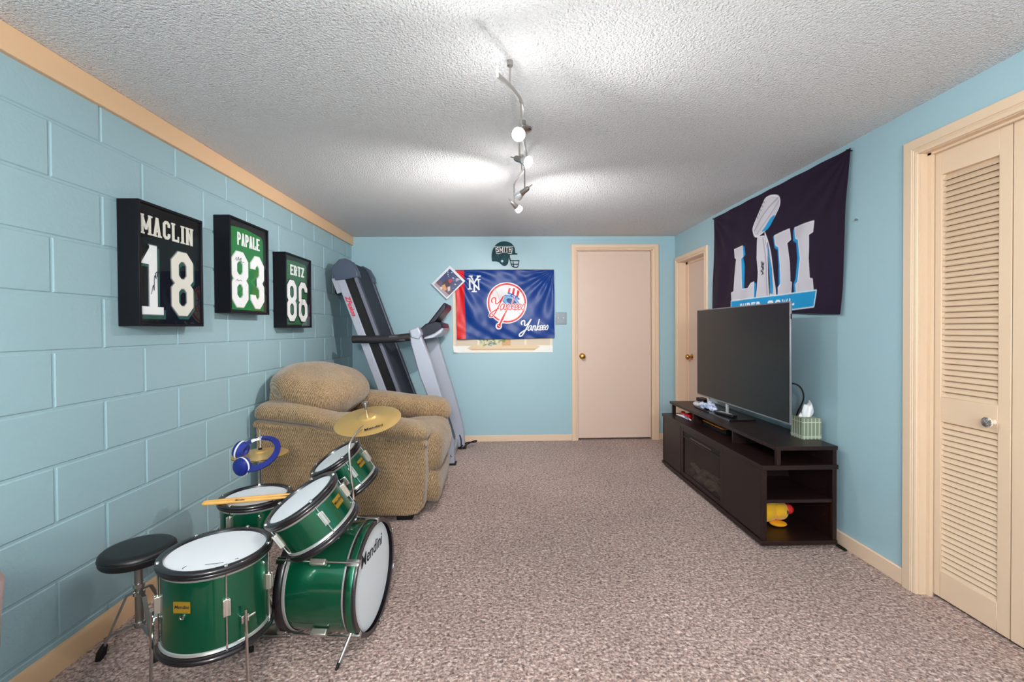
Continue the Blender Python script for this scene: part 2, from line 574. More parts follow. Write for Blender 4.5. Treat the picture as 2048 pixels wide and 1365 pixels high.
def popcorn_mat():
    m = bpy.data.materials.new('popcorn_ceiling')
    m.use_nodes = True
    nt = m.node_tree
    b = nt.nodes['Principled BSDF']
    b.inputs['Base Color'].default_value = rgb(236, 237, 239)
    b.inputs['Roughness'].default_value = 0.9
    b.inputs['Specular IOR Level'].default_value = 0.15
    g = node(nt, 'ShaderNodeNewGeometry')
    n = node(nt, 'ShaderNodeTexNoise', Scale=95.0, Detail=3.0, Roughness=0.65)
    v = node(nt, 'ShaderNodeTexVoronoi', Scale=120.0)
    nt.links.new(g.outputs['Position'], n.inputs['Vector'])
    nt.links.new(g.outputs['Position'], v.inputs['Vector'])
    ad = node(nt, 'ShaderNodeMath', operation='SUBTRACT')
    mu = node(nt, 'ShaderNodeMath', operation='MULTIPLY')
    mu.inputs[1].default_value = 0.35
    nt.links.new(v.outputs['Distance'], mu.inputs[0])
    nt.links.new(n.outputs['Fac'], ad.inputs[0]); nt.links.new(mu.outputs[0], ad.inputs[1])
    bp = node(nt, 'ShaderNodeBump', Strength=1.0, Distance=0.018)
    nt.links.new(ad.outputs[0], bp.inputs['Height'])
    nt.links.new(bp.outputs['Normal'], b.inputs['Normal'])
    return m
POPCORN = popcorn_mat()

# ------------------------------------------------------------------ the room shell
struct(MB().box(XL - .2, XR + .7, YF - .1, YB + .2, -0.1, 0.0).build('floor', CARPET, smooth=False), 'mottled taupe carpet floor', 'floor')
struct(MB().box(XL - .2, XR + .7, YF - .1, YB + .2, H, H + .1).build('ceiling', POPCORN, smooth=False), 'rough white popcorn ceiling', 'ceiling')
wl = struct(MB().box(XL - .2, XL - .0045, YF - .1, YB + .1, 0, H).build('wall_left', BLOCK, smooth=False, origin=(XL, 1, 0)), 'pale blue painted concrete block wall', 'wall')

# concrete blocks: shared meshes, chamfered faces standing proud of the mortar
BW, BH, J = 0.4064, 0.2032, 0.010
Z0, Y0 = 0.1155, 1.6275
BLK = {}
def block(y0, y1, z0, z1):
    w, h = y1 - y0, z1 - z0
    key = (round(w, 3), round(h, 3))
    if key not in BLK:
        c = 0.0035
        d = 0.0045
        v = []
        for inset, x in ((0, -d - .004), (0, -d * .6), (c, 0)):
            v += [(x, -w / 2 + inset, -h / 2 + inset), (x, w / 2 - inset, -h / 2 + inset), (x, w / 2 - inset, h / 2 - inset), (x, -w / 2 + inset, h / 2 - inset)]
        f = [(8, 9, 10, 11)]
        for k in (0, 4):
            for i in range(4):
                j = (i + 1) % 4
                f.append((k + i, k + j, k + 4 + j, k + 4 + i))
        me = bpy.data.meshes.new('block')
        me.from_pydata(v, [], f)
        me.materials.append(BLOCK)
        BLK[key] = me
    o = bpy.data.objects.new('block', BLK[key])
    COL.objects.link(o)
    o.parent = wl
    o.location = (random.uniform(-.0008, .0004), (y0 + y1) / 2 - 1, (z0 + z1) / 2)
for c in range(-1, 10):
    z0 = max(Z0 + c * BH + J / 2, 0.005)
    z1 = min(Z0 + (c + 1) * BH - J / 2, 2.12)
    off = Y0 + (0.2032 if c % 2 else 0.0)
    n0 = math.floor((YF - off) / BW)
    for n in range(n0, 40):
        y0 = max(off + n * BW + J / 2, YF)
        y1 = min(off + (n + 1) * BW - J / 2, YB)
        if y0 >= YB - .02:
            break
        if y1 - y0 > .03:
            block(y0, y1, z0, z1)

D1 = (0.805, 1.615, 2.035)      # back door opening x0, x1, top
b = MB()
b.box(XL - .2, D1[0], YB, YB + .12, 0, H).box(D1[1], XR + .1, YB, YB + .12, 0, H).box(D1[0], D1[1], YB, YB + .12, D1[2], H)
struct(b.build('wall_back', PAINT, smooth=False), 'pale blue painted back wall', 'wall')
D2 = (4.10, 4.725, 1.885)       # right wall door opening y0, y1, top
D3 = (1.335, 1.974, 1.965)      # closet opening
b = MB()
b.box(XR, XR + .12, D2[1], YB + .12, 0, H).box(XR, XR + .12, D2[0], D2[1], D2[2], H).box(XR, XR + .12, D3[1], D2[0], 0, H)
b.box(XR, XR + .12, D3[0], D3[1], D3[2], H).box(XR, XR + .12, YF - .1, D3[0], 0, H)
struct(b.build('wall_right', PAINT, smooth=False), 'smooth pale blue painted right wall', 'wall')
struct(MB().box(XL - .2, XR + .1, YF - .12, YF, 0, H).build('wall_front', PAINT, smooth=False), 'pale blue wall behind the viewer', 'wall')

struct(MB().box(XL - .003, XL + .02, YF, YB, 2.086, H).build('trim_1', TRIM_WARM_LIT, bevel=.003), 'peach wooden beam trim, warm light painted in, along the top of the block wall', 'trim')
struct(MB().prism([(0, 0), (.014, 0), (.014, .072), (.008, .088), (0, .09)], ((XL, YF, 0), (1, 0, 0), (0, 0, 1)), -(YB - YF), 0).build('baseboard_left', TRIM_WARM_LIT), 'peach baseboard, warm light painted in, under the block wall', 'baseboard')
def base_y(x0, x1):
    return MB().box(x0, x1, YB - .013, YB + .001, 0, .068)
b = base_y(XL, .742)
b.box(1.68, XR, YB - .013, YB + .001, 0, .068)
struct(b.build('baseboard_back', TRIM, bevel=.004), 'peach baseboard along the back wall', 'baseboard')
b = MB().box(XR - .014, XR + .001, 2.042, 4.038, 0, .078).box(XR - .014, XR + .001, YF, 1.266, 0, .078)
struct(b.build('baseboard_right', TRIM, bevel=.004), 'peach baseboard along the right wall', 'baseboard')

# door casings
def casing(parent, O, ex, ez, w, wt, width, height, m):
    """three mitred boards round an opening: O lower left corner on the wall, ex across, ez out of the wall, width x height outside"""
    O, ex, ez = Vector(O), Vector(ex), Vector(ez)
    up_ = Vector((0, 0, 1))
    def prof(k):
        return [(0, -.001), (0, .014), (.003, .017), (k * .60, .017), (k * .63, .013), (k * .70, .0155), (k * .76, .012), (k * .84, .0145), (k * .97, .012), (k, .009), (k, -.001)]
    P, Q = prof(w), prof(wt)
    boards = []
    left = [[O + ex * a + ez * h for a, h in P], [O + ex * a + up_ * (height - c) + ez * h for (a, h), (c, _) in zip(P, Q)]]
    right = [[O + ex * (width - a) + ez * h for a, h in P], [O + ex * (width - a) + up_ * (height - c) + ez * h for (a, h), (c, _) in zip(P, Q)]]
    head = [[O + ex * a + up_ * (height - c) + ez * h for (a, _), (c, h) in zip(P, Q)], [O + ex * (width - a) + up_ * (height - c) + ez * h for (a, _), (c, h) in zip(P, Q)]]
    flip = ex.cross(up_).dot(ez) < 0
    for sec, f in ((left, False), (right, True), (head, True)):
        if f != flip:
            sec = [q[::-1] for q in sec]
        MB().loft([q[::-1] for q in sec]).build('casing_board', m, parent, ang=20)
t = sroot('trim_2', 'peach casing around the flush back door', 'trim', (1.2, YB, 0))
casing(t, (.742, YB, 0), (1, 0, 0), (0, -1, 0), .06, .056, .936, 2.092, TRIM)
b = MB().box(D1[0] - .006, D1[0] + .004, YB - .004, YB + .1, 0, D1[2]).box(D1[1] - .012, D1[1] + .006, YB - .004, YB + .1, 0, D1[2]).box(D1[0], D1[1], YB - .004, YB + .1, D1[2] - .008, D1[2] + .006)
b.build('jamb', TRIM, t, smooth=False)
d = sroot('door_1', 'flush peach door with a brass knob in the back wall', 'door', (1.2, YB, 0))
bx('door_slab', DOORP, d, D1[0] + .006, D1[1] - .016, YB + .012, YB + .048, .022, D1[2] - .012, .002)
def knob(parent, c, ax, m=BRASS):
    k = MB().lathe([(.0, 0), (.03, 0), (.031, .004), (.026, .009), (.012, .012), (.011, .03), (.02, .036), (.027, .045), (.028, .054), (.022, .063), (.0, .067)], c, ax, 24).build('knob', m, parent)
    return k
knob(d, (.858, YB + .014, .902), (0, -1, 0))

t = sroot('trim_3', 'peach casing around the recessed side door', 'trim', (XR, 4.4, 0))
casing(t, (XR, 4.795, 0), (0, -1, 0), (-1, 0, 0), .064, .06, .755, 1.942, TRIM)
b = MB().box(XR - .003, XR + .13, D2[1] - .004, D2[1] + .01, 0, D2[2]).box(XR - .003, XR + .13, D2[0] - .01, D2[0] + .004, 0, D2[2]).box(XR - .003, XR + .13, D2[0], D2[1], D2[2] - .004, D2[2] + .01)
b.box(XR + .078, XR + .092, D2[1] - .05, D2[1], 0, D2[2]).box(XR + .078, XR + .092, D2[0], D2[1], D2[2] - .025, D2[2])
b.build('jamb', TRIM, t, smooth=False)
d = sroot('door_2', 'flush peach door set back in the right wall', 'door', (XR + .1, 4.4, 0))
bx('door_slab', DOORP, d, XR + .092, XR + .128, D2[0] + .006, D2[1] - .008, .02, D2[2] - .012, .002)
knob(d, (XR + .094, 4.605, .90), (-1, 0, 0))
bx('strike_plate', BRASS, d, XR + .0885, XR + .094, 4.688, 4.70, .87, .93)

t = sroot('trim_4', 'beige stepped casing around the louvred closet', 'trim', (XR, 1.6, 0))
casing(t, (XR, 2.042, 0), (0, -1, 0), (-1, 0, 0), .068, .068, .776, 2.032, CLOSETP)
b = MB().box(XR - .001, XR + .118, D3[1] - .003, D3[1] + .02, 0, D3[2]).box(XR - .001, XR + .118, D3[0] - .02, D3[0] + .003, 0, D3[2]).box(XR - .001, XR + .118, D3[0], D3[1], D3[2] - .003, D3[2] + .02)
b.box(XR + .030, XR + .046, D3[1] - .020, D3[1], 0, D3[2]).box(XR + .030, XR + .046, D3[0], D3[1], D3[2] - .012, D3[2])
b.build('jamb', CLOSETP, t, smooth=False)

# louvred bifold leaves, every slat its own piece
DX = XR + .050
LEAF_W = (D3[1] - D3[0]) / 2 - .004
d3 = sroot('door_3', 'beige louvred bifold closet door with a round knob', 'door', (DX, 1.63, 0))
sl = MB()
SW = LEAF_W - .088
ct, st_ = cos(radians(52)), sin(radians(52))
sl.obox((0, 0, 0), (ct, 0, st_), (0, 1, 0), (-st_, 0, ct), .0165, SW / 2, .003)
SLAT = None
for li in range(2):
    y1 = D3[1] - .004 - li * (LEAF_W + .004)
    y0 = y1 - LEAF_W
    x0, x1 = DX, DX + .028
    leaf = MB()
    leaf.box(x0, x1, y0, y0 + .044, .015, 1.958).box(x0, x1, y1 - .044, y1, .015, 1.958)
    leaf.box(x0, x1, y0 + .044, y1 - .044, 1.855, 1.958).box(x0, x1, y0 + .044, y1 - .044, .785, .893).box(x0, x1, y0 + .044, y1 - .044, .015, .128)
    lf = leaf.build('leaf_frame', CLOSETP, d3, bevel=.0015, seg=1)
    bead = MB()
    for za, zb in ((.893, 1.855), (.128, .785)):
        bead.box(x0 + .003, x1, y0 + .042, y0 + .047, za, zb).box(x0 + .003, x1, y1 - .047, y1 - .042, za, zb)
    bead.build('bead', CLOSETP, lf, smooth=False)
    for za, zb, n in ((.893, 1.855, 39), (.128, .785, 27)):
        for i in range(n):
            z = za + (i + .5) * (zb - za) / n
            if SLAT is None:
                SLAT = sl.build('slat', CLOSETP, lf, smooth=False, bevel=0)
                SLAT.location = Vector((DX + .014, (y0 + y1) / 2, z)) - ORG[lf.name]
                # rebase the mesh to its own centre
                dv = ORG[lf.name]
                for v in SLAT.data.vertices:
                    v.co += dv
            else:
                o = SLAT.copy(); COL.objects.link(o); o.parent = lf
                o.location = Vector((DX + .014, (y0 + y1) / 2, z)) - ORG[lf.name]
    if li == 0:
        kb = MB().lathe([(0, 0), (.011, 0), (.009, .012), (.010, .018), (.019, .022), (.021, .027), (.020, .031)], (x0, y0 + .058, .826), (-1, 0, 0), 20).build('closet_knob', mat('ceramic', rgb(225, 215, 200), .3), lf)
        MB().lathe([(.020, .031), (.016, .034), (0, .035)], (x0, y0 + .058, .826), (-1, 0, 0), 20).build('knob_face', mat('knob_face', rgb(60, 55, 52), .3, .4, mottle=(220, rgb(190, 185, 180))), kb)
bx('back_panel', mat('closet_dark', rgb(150, 130, 108), .8), d3, DX + .26, DX + .27, D3[0] - .1, D3[1] + .1, 0, 2.05)

# ------------------------------------------------------------------ framed jerseys on the block wall
def front_only(nt, fres, mx):
    # one reflection per pane: none on the way out of the sheet
    g = node(nt, 'ShaderNodeNewGeometry')
    inv = node(nt, 'ShaderNodeMath', operation='SUBTRACT'); inv.inputs[0].default_value = 1.0
    mu = node(nt, 'ShaderNodeMath', operation='MULTIPLY')
    nt.links.new(g.outputs['Backfacing'], inv.inputs[1])
    nt.links.new(fres.outputs[0], mu.inputs[0]); nt.links.new(inv.outputs[0], mu.inputs[1])
    nt.links.new(mu.outputs[0], mx.inputs[0])
def acrylic():
    m = bpy.data.materials.new('clear_acrylic')
    m.use_nodes = True
    nt = m.node_tree
    nt.nodes.remove(nt.nodes['Principled BSDF'])
    out = nt.nodes['Material Output']
    tr = node(nt, 'ShaderNodeBsdfTransparent')
    gl = node(nt, 'ShaderNodeBsdfGlossy', Roughness=0.02)
    fr = node(nt, 'ShaderNodeFresnel', IOR=1.35)
    mx = node(nt, 'ShaderNodeMixShader')
    front_only(nt, fr, mx); nt.links.new(tr.outputs[0], mx.inputs[1]); nt.links.new(gl.outputs[0], mx.inputs[2])
    nt.links.new(mx.outputs[0], out.inputs['Surface'])
    return m
ACRYLIC = acrylic()
FRAME_M = mat('navy_black_frame', rgb(12, 12, 19), .45, spec=.22)
BACKING = mat('black_mat_board', rgb(14, 14, 15), .8)
J_BLACK = mat('black_jersey_mesh', rgb(18, 18, 19), .9, spec=.1, bump=(300, .3, .001))
J_GREEN = mat('kelly_green_jersey', rgb(22, 118, 50), .65, bump=(300, .3, .001))
J_DKGREEN = mat('dark_green_jersey', rgb(38, 98, 58), .65, bump=(300, .3, .001))
TWILL = mat('white_twill', rgb(226, 222, 210), .7, bump=(500, .2, .001))
TWILLW = mat('bright_twill', rgb(236, 236, 236), .7, bump=(500, .2, .001))
GREENOUT = mat('midnight_green_twill', rgb(22, 78, 66), .7)
GREYOUT = mat('grey_twill', rgb(120, 122, 124), .7)
INK = mat('black_marker', rgb(25, 25, 30), .6)

def jersey_frame(label, y0, y1, z0, z1, jersey, jm):
    x0, x1 = XL + .001, -1.487
    t = thing('framed_jersey', label, 'framed jersey', (x0, (y0 + y1) / 2, z0))
    bw = .012
    b = MB().box(x0, x1, y0, y0 + bw, z0, z1).box(x0, x1, y1 - bw, y1, z0, z1).box(x0, x1, y0 + bw, y1 - bw, z0, z0 + bw).box(x0, x1, y0 + bw, y1 - bw, z1 - bw, z1)
    b.build('frame', FRAME_M, t, bevel=.002)
    bx('backing', BACKING, t, x0 + .002, x1 - .020, y0 + bw, y1 - bw, z0 + bw, z1 - bw)
    fr = ((x1 - .018, 0, .0079), (0, .9934, 0), (0, 0, .9934))
    j = MB().prism([jersey], fr, -.004, .003).build('jersey', jm, t, ang=60)
    return t, j, fr, x1, bw
def numerals(parent, fr, items, m, outs, h):
    """items: list of polygon lists; outs: [(material, grow, dx, dy)] drawn below"""
    for name, qs in items:
        base = h
        o = flat('numeral' if name.isdigit() else 'name_letters', qs, fr, base, base + .002, m, parent)

def fat(txt_glyph, x, y, w, h, s, grow, dx=0, dy=0, **k):
    return glyph(txt_glyph, x - grow + dx, y - grow + dy, w + 2 * grow, h + 2 * grow, s + 2 * grow, **k)

# black jersey, number 18
t, j, fr, x1, bw = jersey_frame('black framed jersey with cream number 18', 1.898, 2.297, 1.222, 1.747,
                                [(1.926, 1.236), (2.296, 1.236), (2.296, 1.733), (1.926, 1.733)], J_BLACK)
flat('name_letters', word('MACLIN', 1.940, 1.614, .314, .083, .0128, .005, .34), fr, .004, .006, TWILL, j)
for ch, x, w, m in (('1', 1.93, .125, TWILLW), ('8', 2.108, .143, TWILL)):
    y, h, s = 1.273, .298, .044
    if ch == '1':
        g2 = fat('1', x, y, w, h, s, .006, .013, -.014); g1 = fat('1', x, y, w, h, s, .004); g0 = glyph('1', x, y, w, h, s)
    else:
        g2 = fat('8', x, y, w, h, s, .005, .011, -.012, cut=.03); g1 = fat('8', x, y, w, h, s, .004, cut=.03); g0 = glyph('8', x, y, w, h, s, cut=.03)
    n = flat('numeral', g0, fr, .0072, .009, m, j)
    flat('numeral_edge', g1, fr, .0052, .0066, GREYOUT, n)
    flat('numeral_shadow_layer', g2, fr, .0033, .0046, GREENOUT, n)
sig = [(1.985, 1.36), (1.995, 1.40), (2.0, 1.378), (2.003, 1.44), (2.012, 1.43), (2.008, 1.45), (2.02, 1.46), (2.018, 1.44), (2.03, 1.475), (2.028, 1.455)]
flat('signature', stroke(spline(sig, 4), .0022), fr, .0098, .0102, INK, j)
bx('acrylic_pane', ACRYLIC, t, x1 - .008, x1 - .006, 1.898 + bw, 2.297 - bw, 1.222 + bw, 1.747 - bw)
# kelly green jersey, number 83
t, j, fr, x1, bw = jersey_frame('black framed kelly green jersey with white number 83', 2.524, 2.938, 1.299, 1.838,
                                spline([(2.548, 1.321), (2.915, 1.321), (2.916, 1.70), (2.912, 1.765), (2.89, 1.785), (2.72, 1.80), (2.60, 1.792), (2.55, 1.787)], 1), J_GREEN)
flat('name_letters', word('PAPALE', 2.634, 1.694, .236, .074, .0122, 0, .22), fr, .004, .006, TWILLW, j)
for ch, x, w in (('8', 2.57, .166), ('3', 2.765, .150)):
    n = flat('numeral', glyph(ch, x, 1.336, w, .318, .052, cut=.034), fr, .0062, .008, TWILLW, j)
    flat('numeral_edge', fat(ch, x, 1.336, w, .318, .052, .004, cut=.034), fr, .0036, .0056, mat('light_grey_twill', rgb(190, 196, 190), .7), n)
for pts in ([(2.60, 1.60), (2.615, 1.618), (2.62, 1.60), (2.635, 1.622), (2.64, 1.605), (2.66, 1.62), (2.66, 1.60), (2.69, 1.598)], [(2.61, 1.487), (2.625, 1.492), (2.63, 1.485), (2.65, 1.492), (2.665, 1.487)]):
    flat('signature', stroke(spline(pts, 4), .0022), fr, .0092, .0096, INK, j)
bx('acrylic_pane', ACRYLIC, t, x1 - .008, x1 - .006, 2.524 + bw, 2.938 - bw, 1.299 + bw, 1.838 - bw)
# dark green jersey, number 86
t, j, fr, x1, bw = jersey_frame('black framed dark green jersey with white number 86', 3.166, 3.584, 1.219, 1.744,
                                [(3.19, 1.241), (3.555, 1.241), (3.557, 1.62), (3.552, 1.685), (3.53, 1.70), (3.36, 1.705), (3.19, 1.698)], J_DKGREEN)
flat('name_letters', word('ERTZ', 3.282, 1.600, .222, .073, .0155, .005, .28), fr, .004, .006, TWILLW, j)
for ch, x, w in (('8', 3.222, .145), ('6', 3.405, .145)):
    n = flat('numeral', glyph(ch, x, 1.266, w, .295, .042, cut=.03), fr, .0072, .009, TWILLW, j)
    flat('numeral_edge', fat(ch, x, 1.266, w, .295, .042, .009, .002, -.003, cut=.03), fr, .0036, .0066, BACKING, n)
flat('signature', stroke(spline([(3.43, 1.32), (3.44, 1.36), (3.435, 1.33), (3.45, 1.40), (3.445, 1.37), (3.455, 1.42), (3.45, 1.45)], 4), .002), fr, .0098, .0102, INK, j)
bx('acrylic_pane', ACRYLIC, t, x1 - .008, x1 - .006, 3.166 + bw, 3.584 - bw, 1.219 + bw, 1.744 - bw)

# ------------------------------------------------------------------ back wall: poster, flag, card, helmet plaque, switch
def script_word(x0, y0, k, sh=.28, slope=0.0):
    S = [
        ([(.10, .58), (.02, .70), (.06, .88), (.24, .92), (.33, .74), (.36, .52), (.50, .50), (.68, .70), (.84, 1.0)], 1.25),
        ([(.84, 1.0), (.68, .45), (.50, -.10), (.34, -.42), (.14, -.46), (.10, -.28), (.34, -.06), (.66, .14)], 1.25),
        ([(1.04, .42), (.90, .46), (.78, .26), (.82, .04), (.96, .08), (1.06, .42), (1.06, .10), (1.18, .06)], 1.0),
        ([(1.22, .44), (1.22, .02)], 1.0), ([(1.22, .24), (1.34, .44), (1.43, .36), (1.43, .06), (1.54, .06)], 1.0),
        ([(1.62, 1.0), (1.60, .02)], 1.05), ([(1.82, .44), (1.62, .22), (1.80, .04), (1.92, .06)], 1.0),
        ([(1.90, .20), (2.06, .26), (2.04, .42), (1.92, .42), (1.87, .20), (1.94, .03), (2.12, .10)], 1.0),
        ([(2.14, .20), (2.30, .26), (2.28, .42), (2.16, .42), (2.11, .20), (2.18, .03), (2.36, .10)], 1.0),
        ([(2.36, .14), (2.50, .46), (2.60, .24), (2.54, .04), (2.40, .06)], 1.0)]
    out = []
    for p, w in S:
        q = [(x0 + k * (x + sh * y), y0 + k * y + slope * k * x) for x, y in p]
        out.append((spline(q, 5), w))
    return out

FW, FH = 1.047, .722
FX0, FZ0 = -.490, 1.103
BLUE = rgb(8, 56, 132); RED = rgb(215, 28, 36); WHITE = rgb(238, 238, 240); NAVYL = rgb(48, 110, 178)
def flag_place(u, v):
    x = FX0 + u * FW + .018 * (1 - v) * (1 - u)
    z = FZ0 + v * FH - .012 * (1 - u) * (1 - v) + .006 * np.sin(u * 3.1) * (1 - v) * -1
    w = np.zeros_like(u)
    # folds fanning from the upper corners and soft swags between the pins
    for (px, pv, sgn) in ((0, 1, 1), (1, 1, -1)):
        dx = (u - px) * FW * sgn; dz = (pv - v) * FH
        ang = np.arctan2(dz, dx + 1e-6); r = np.sqrt(dx * dx + dz * dz)
        w += .010 * np.sin(ang * 17 + px) * np.clip(r / .25, 0, 1) * np.exp(-r / .5)
    w += .007 * np.sin(9 * u * FW + 14 * v * FH + 2 * np.sin(5 * u)) + .006 * np.sin(24 * u * FW - 10 * v) * (1 - v)
    w += .003 * np.sin(40 * (u * FW * .7 + v * FH * .7) + 3 * np.sin(6 * v))
    y = YB - .026 - np.clip(w, -.022, 1) - .004 * (1 - v)
    return np.stack([x, y, z], -1)
def flag_paint(u, v):
    S, T = u * FW, v * FH
    p = Print(S, T, BLUE, .003)
    p.poly([(-.1, -.1), (.094, -.1), (.094, 1), (-.1, 1)], RED)
    # monogram: N and Y interlocked
    cx, cy = .197, .577
    def q(pts): return [(cx + a, cy + b) for a, b in pts]
    for pts, w in (([(-.046, .050), (-.046, -.050)], .015), ([(-.050, .052), (.050, -.056)], .017), ([(.048, -.058), (.048, .040)], .013), ([(-.066, .054), (-.040, .054)], .011), ([(-.064, -.053), (-.030, -.053)], .011), ([(.030, .044), (.066, .044)], .011),
                   ([(-.030, .078), (.0, .012), (.0, -.078)], .015), ([(.052, .078), (.030, .050), (.0, .006)], .015), ([(-.022, -.080), (.022, -.080)], .012), ([(-.048, .080), (-.016, .080)], .011), ([(.036, .080), (.070, .080)], .011)):
        p.line(q(pts), w, WHITE)
    # roundel
    C = (.541, .376)
    p.disc(C, .214, WHITE); p.disc(C, .205, RED); p.disc(C, .187, rgb(226, 220, 222))
    for sgn in (-1, 1):
        arc = [(C[0] + sgn * (.30 - .22 * cos(a)), C[1] + .02 + .2 * sin(a)) for a in np.linspace(-.75, .75, 12)]
        p.line(arc, .0035, rgb(200, 150, 158))
    # bat
    p.line([(.575, .37), (.51, .25), (.452, .140)], [.03, .04, .046], WHITE)
    p.disc((.449, .135), .034, WHITE)
    p.line([(.575, .37), (.51, .25), (.455, .145)], [.012, .018, .022], RED)
    p.disc((.450, .138), .022, RED)
    p.line([(.44, .145), (.463, .131)], .006, WHITE)
    # brim, band and striped crown of the hat
    ex = np.array([.086, -.043]); c0 = np.array([.580, .393])
    brim = [tuple(c0 + ex * cos(a) + np.array([.022, .044]) * sin(a)) for a in np.linspace(0, 2 * pi, 28)]
    p.poly(brim, rgb(30, 80, 150), .004); p.poly(brim, rgb(120, 175, 215), -.003)
    p.poly([tuple(c0 + np.array([.012, -.006]) + ex * .62 * cos(a) + np.array([.012, .026]) * sin(a)) for a in np.linspace(0, 2 * pi, 24)], rgb(20, 60, 130))
    crown = [(.545, .470), (.556, .515), (.572, .532), (.605, .537), (.650, .522), (.690, .480), (.700, .458), (.676, .418), (.640, .436), (.592, .462)]
    p.poly(crown, WHITE, .003)
    for i, (a0, a1) in enumerate(((0, .16), (.34, .5), (.68, .84))):
        lo = lambda t: np.array([.550, .487]) * (1 - t) + np.array([.683, .426]) * t
        hi = lambda t: np.array([.562, .528]) * (1 - t) + np.array([.700, .470]) * t + np.array([.0, .028]) * sin(pi * t)
        p.poly([tuple(lo(a0)), tuple(lo(a1)), tuple(hi(a1)), tuple(hi(a0))], RED)
    p.poly([(.548, .474), (.555, .490), (.60, .470), (.65, .444), (.682, .420), (.668, .404), (.62, .430), (.58, .452)], rgb(30, 92, 176))
    for t_ in (.2, .4, .6, .8):
        p.disc((.552 + .122 * t_, .476 - .064 * t_), .0045, WHITE)
    for sgn, wd, cc in ((1, .022, WHITE), (1, .0125, RED)):
        for pts, w in script_word(.352, .300, .143, .22):
            p.line(pts, wd * (.75 if w < 1.2 else 1.0), cc)
    for pts, w in script_word(.668, .082, .116, .25):
        p.line(pts, .0095 * w * (1 if w < 1.2 else 1.1), WHITE)
    p.poly([(-.1, -.1), (2, -.1), (2, .0055), (-.1, .0055)], rgb(10, 45, 105))
    p.poly([(-.1, FH - .007), (2, FH - .007), (2, 2), (-.1, 2)], rgb(16, 58, 120))
    return p.C
CLOTH = print_mat('printed_satin', .42, .0, .34, .15)
o = sheet('team_flag', 430, 300, flag_place, flag_paint, CLOTH, None, origin=(0, YB - .02, 1.1))
tag(o, 'blue baseball flag with red band and top hat emblem on back wall', 'flag')

PX0, PX1, PZ0, PZ1 = -.520, .541, .946, 1.833
def poster_place(u, v):
    x = PX0 + u * (PX1 - PX0); z = PZ0 + v * (PZ1 - PZ0)
    d = np.clip((.10 - (u * 1.06 + v * .88)) / .10, 0, 1)
    y = YB - .0035 - .035 * d ** 2
    x = x + .012 * d ** 2; z = z + .01 * d ** 2
    return np.stack([x, y, z], -1)
def poster_paint(u, v):
    S, T = u * 1.061, v * .887
    p = Print(S, T, rgb(226, 214, 196), .006)
    p.poly([(.03, .07), (1.03, .07), (1.03, .86), (.03, .86)], rgb(214, 196, 172))
    p.poly([(0, 0), (2, 0), (2, .075), (0, .075)], rgb(236, 234, 228))
    for x in (.26, .55, .76):
        p.poly([(x, .07), (x + .02, .07), (x + .02, .8), (x, .8)], rgb(232, 220, 200))
    p.poly([(.15, .045), (.90, .045), (.93, .065), (.84, .085), (.20, .082)], rgb(222, 196, 160))
    p.poly([(.20, .028), (.86, .024), (.90, .045), (.16, .045)], rgb(206, 172, 132))
    p.poly([(.22, .002), (.86, .006), (.86, .024), (.20, .028)], rgb(240, 232, 218))
    random.seed(9)
    for k in range(46):
        x = random.uniform(.28, .50); y = random.uniform(.075, .16)
        c = random.choice([(92, 128, 84), (150, 170, 120), (196, 206, 214), (128, 150, 160), (220, 214, 150)])
        a = random.uniform(0, pi)
        p.line([(x, y), (x + .03 * cos(a), y + .035 * sin(a))], .012, rgb(*c))
    p.poly([(.52, .075), (.61, .075), (.615, .16), (.515, .16)], rgb(204, 158, 108))
    p.disc((.54, .13), .02, rgb(120, 140, 70))
    return p.C
PAPER = print_mat('printed_paper', .5, 0, .4)
o = sheet('wall_poster', 240, 200, poster_place, poster_paint, PAPER, None, thick=.0006, origin=(0, YB - .003, .95))
tag(o, 'pale poster with a curled corner behind the blue flag', 'poster')

cz = np.array([[-.733, 1.675], [-.573, 1.513], [-.380, 1.704], [-.539, 1.866]])
ct_ = thing('sleeved_photo', 'sports photo in a clear plastic sleeve tilted beside the flag', 'photo', (-.55, YB - .06, 1.5))
def card_pt(u, v, y):
    a = cz[0] + u[:, None] * (cz[1] - cz[0]) + v[:, None] * (cz[3] - cz[0])
    return np.stack([a[:, 0], np.full(len(u), y), a[:, 1]], -1)
def card_paint(u, v):
    # upright content: card top runs along the v direction's far edge
    p = Print(u, v, rgb(58, 66, 112), .02)
    random.seed(3)
    p.poly([(-.1, -.1), (1.1, -.1), (1.1, .42), (-.1, .30)], rgb(96, 72, 92))
    p.poly([(-.1, -.1), (1.1, -.1), (1.1, .15), (-.1, .12)], rgb(176, 150, 160))
    for k in range(14):
        p.disc((random.random(), random.uniform(.45, .95)), random.uniform(.01, .03), rgb(190, 205, 240))
    p.poly([(.30, .25), (.55, .22), (.66, .50), (.58, .66), (.40, .62), (.26, .48)], rgb(60, 26, 40))
    p.poly([(.40, .56), (.58, .54), (.58, .70), (.46, .74), (.38, .66)], rgb(190, 48, 70))
    p.poly([(.34, .22), (.62, .12), (.70, .24), (.40, .36)], rgb(214, 150, 96))
    p.poly([(.62, .34), (.80, .22), (.86, .32), (.70, .46)], rgb(214, 190, 176))
    p.poly([(.34, .10), (.46, .04), (.50, .14), (.40, .20)], rgb(226, 206, 196))
    p.line([(.62, .86), (.70, .95), (.78, .88), (.72, .80), (.66, .88), (.80, .97)], .02, rgb(236, 236, 245))
    return p.C
sheet('photo_print', 60, 60, lambda u, v: card_pt(.10 + .84 * u, .05 + .86 * v, YB - .0565), card_paint, print_mat('photo_paper', .25), None, parent=ct_, thick=.0006, origin=tuple(ORG[ct_.name]))
SLEEVE = mat('clear_vinyl_border', rgb(222, 226, 232), .2)
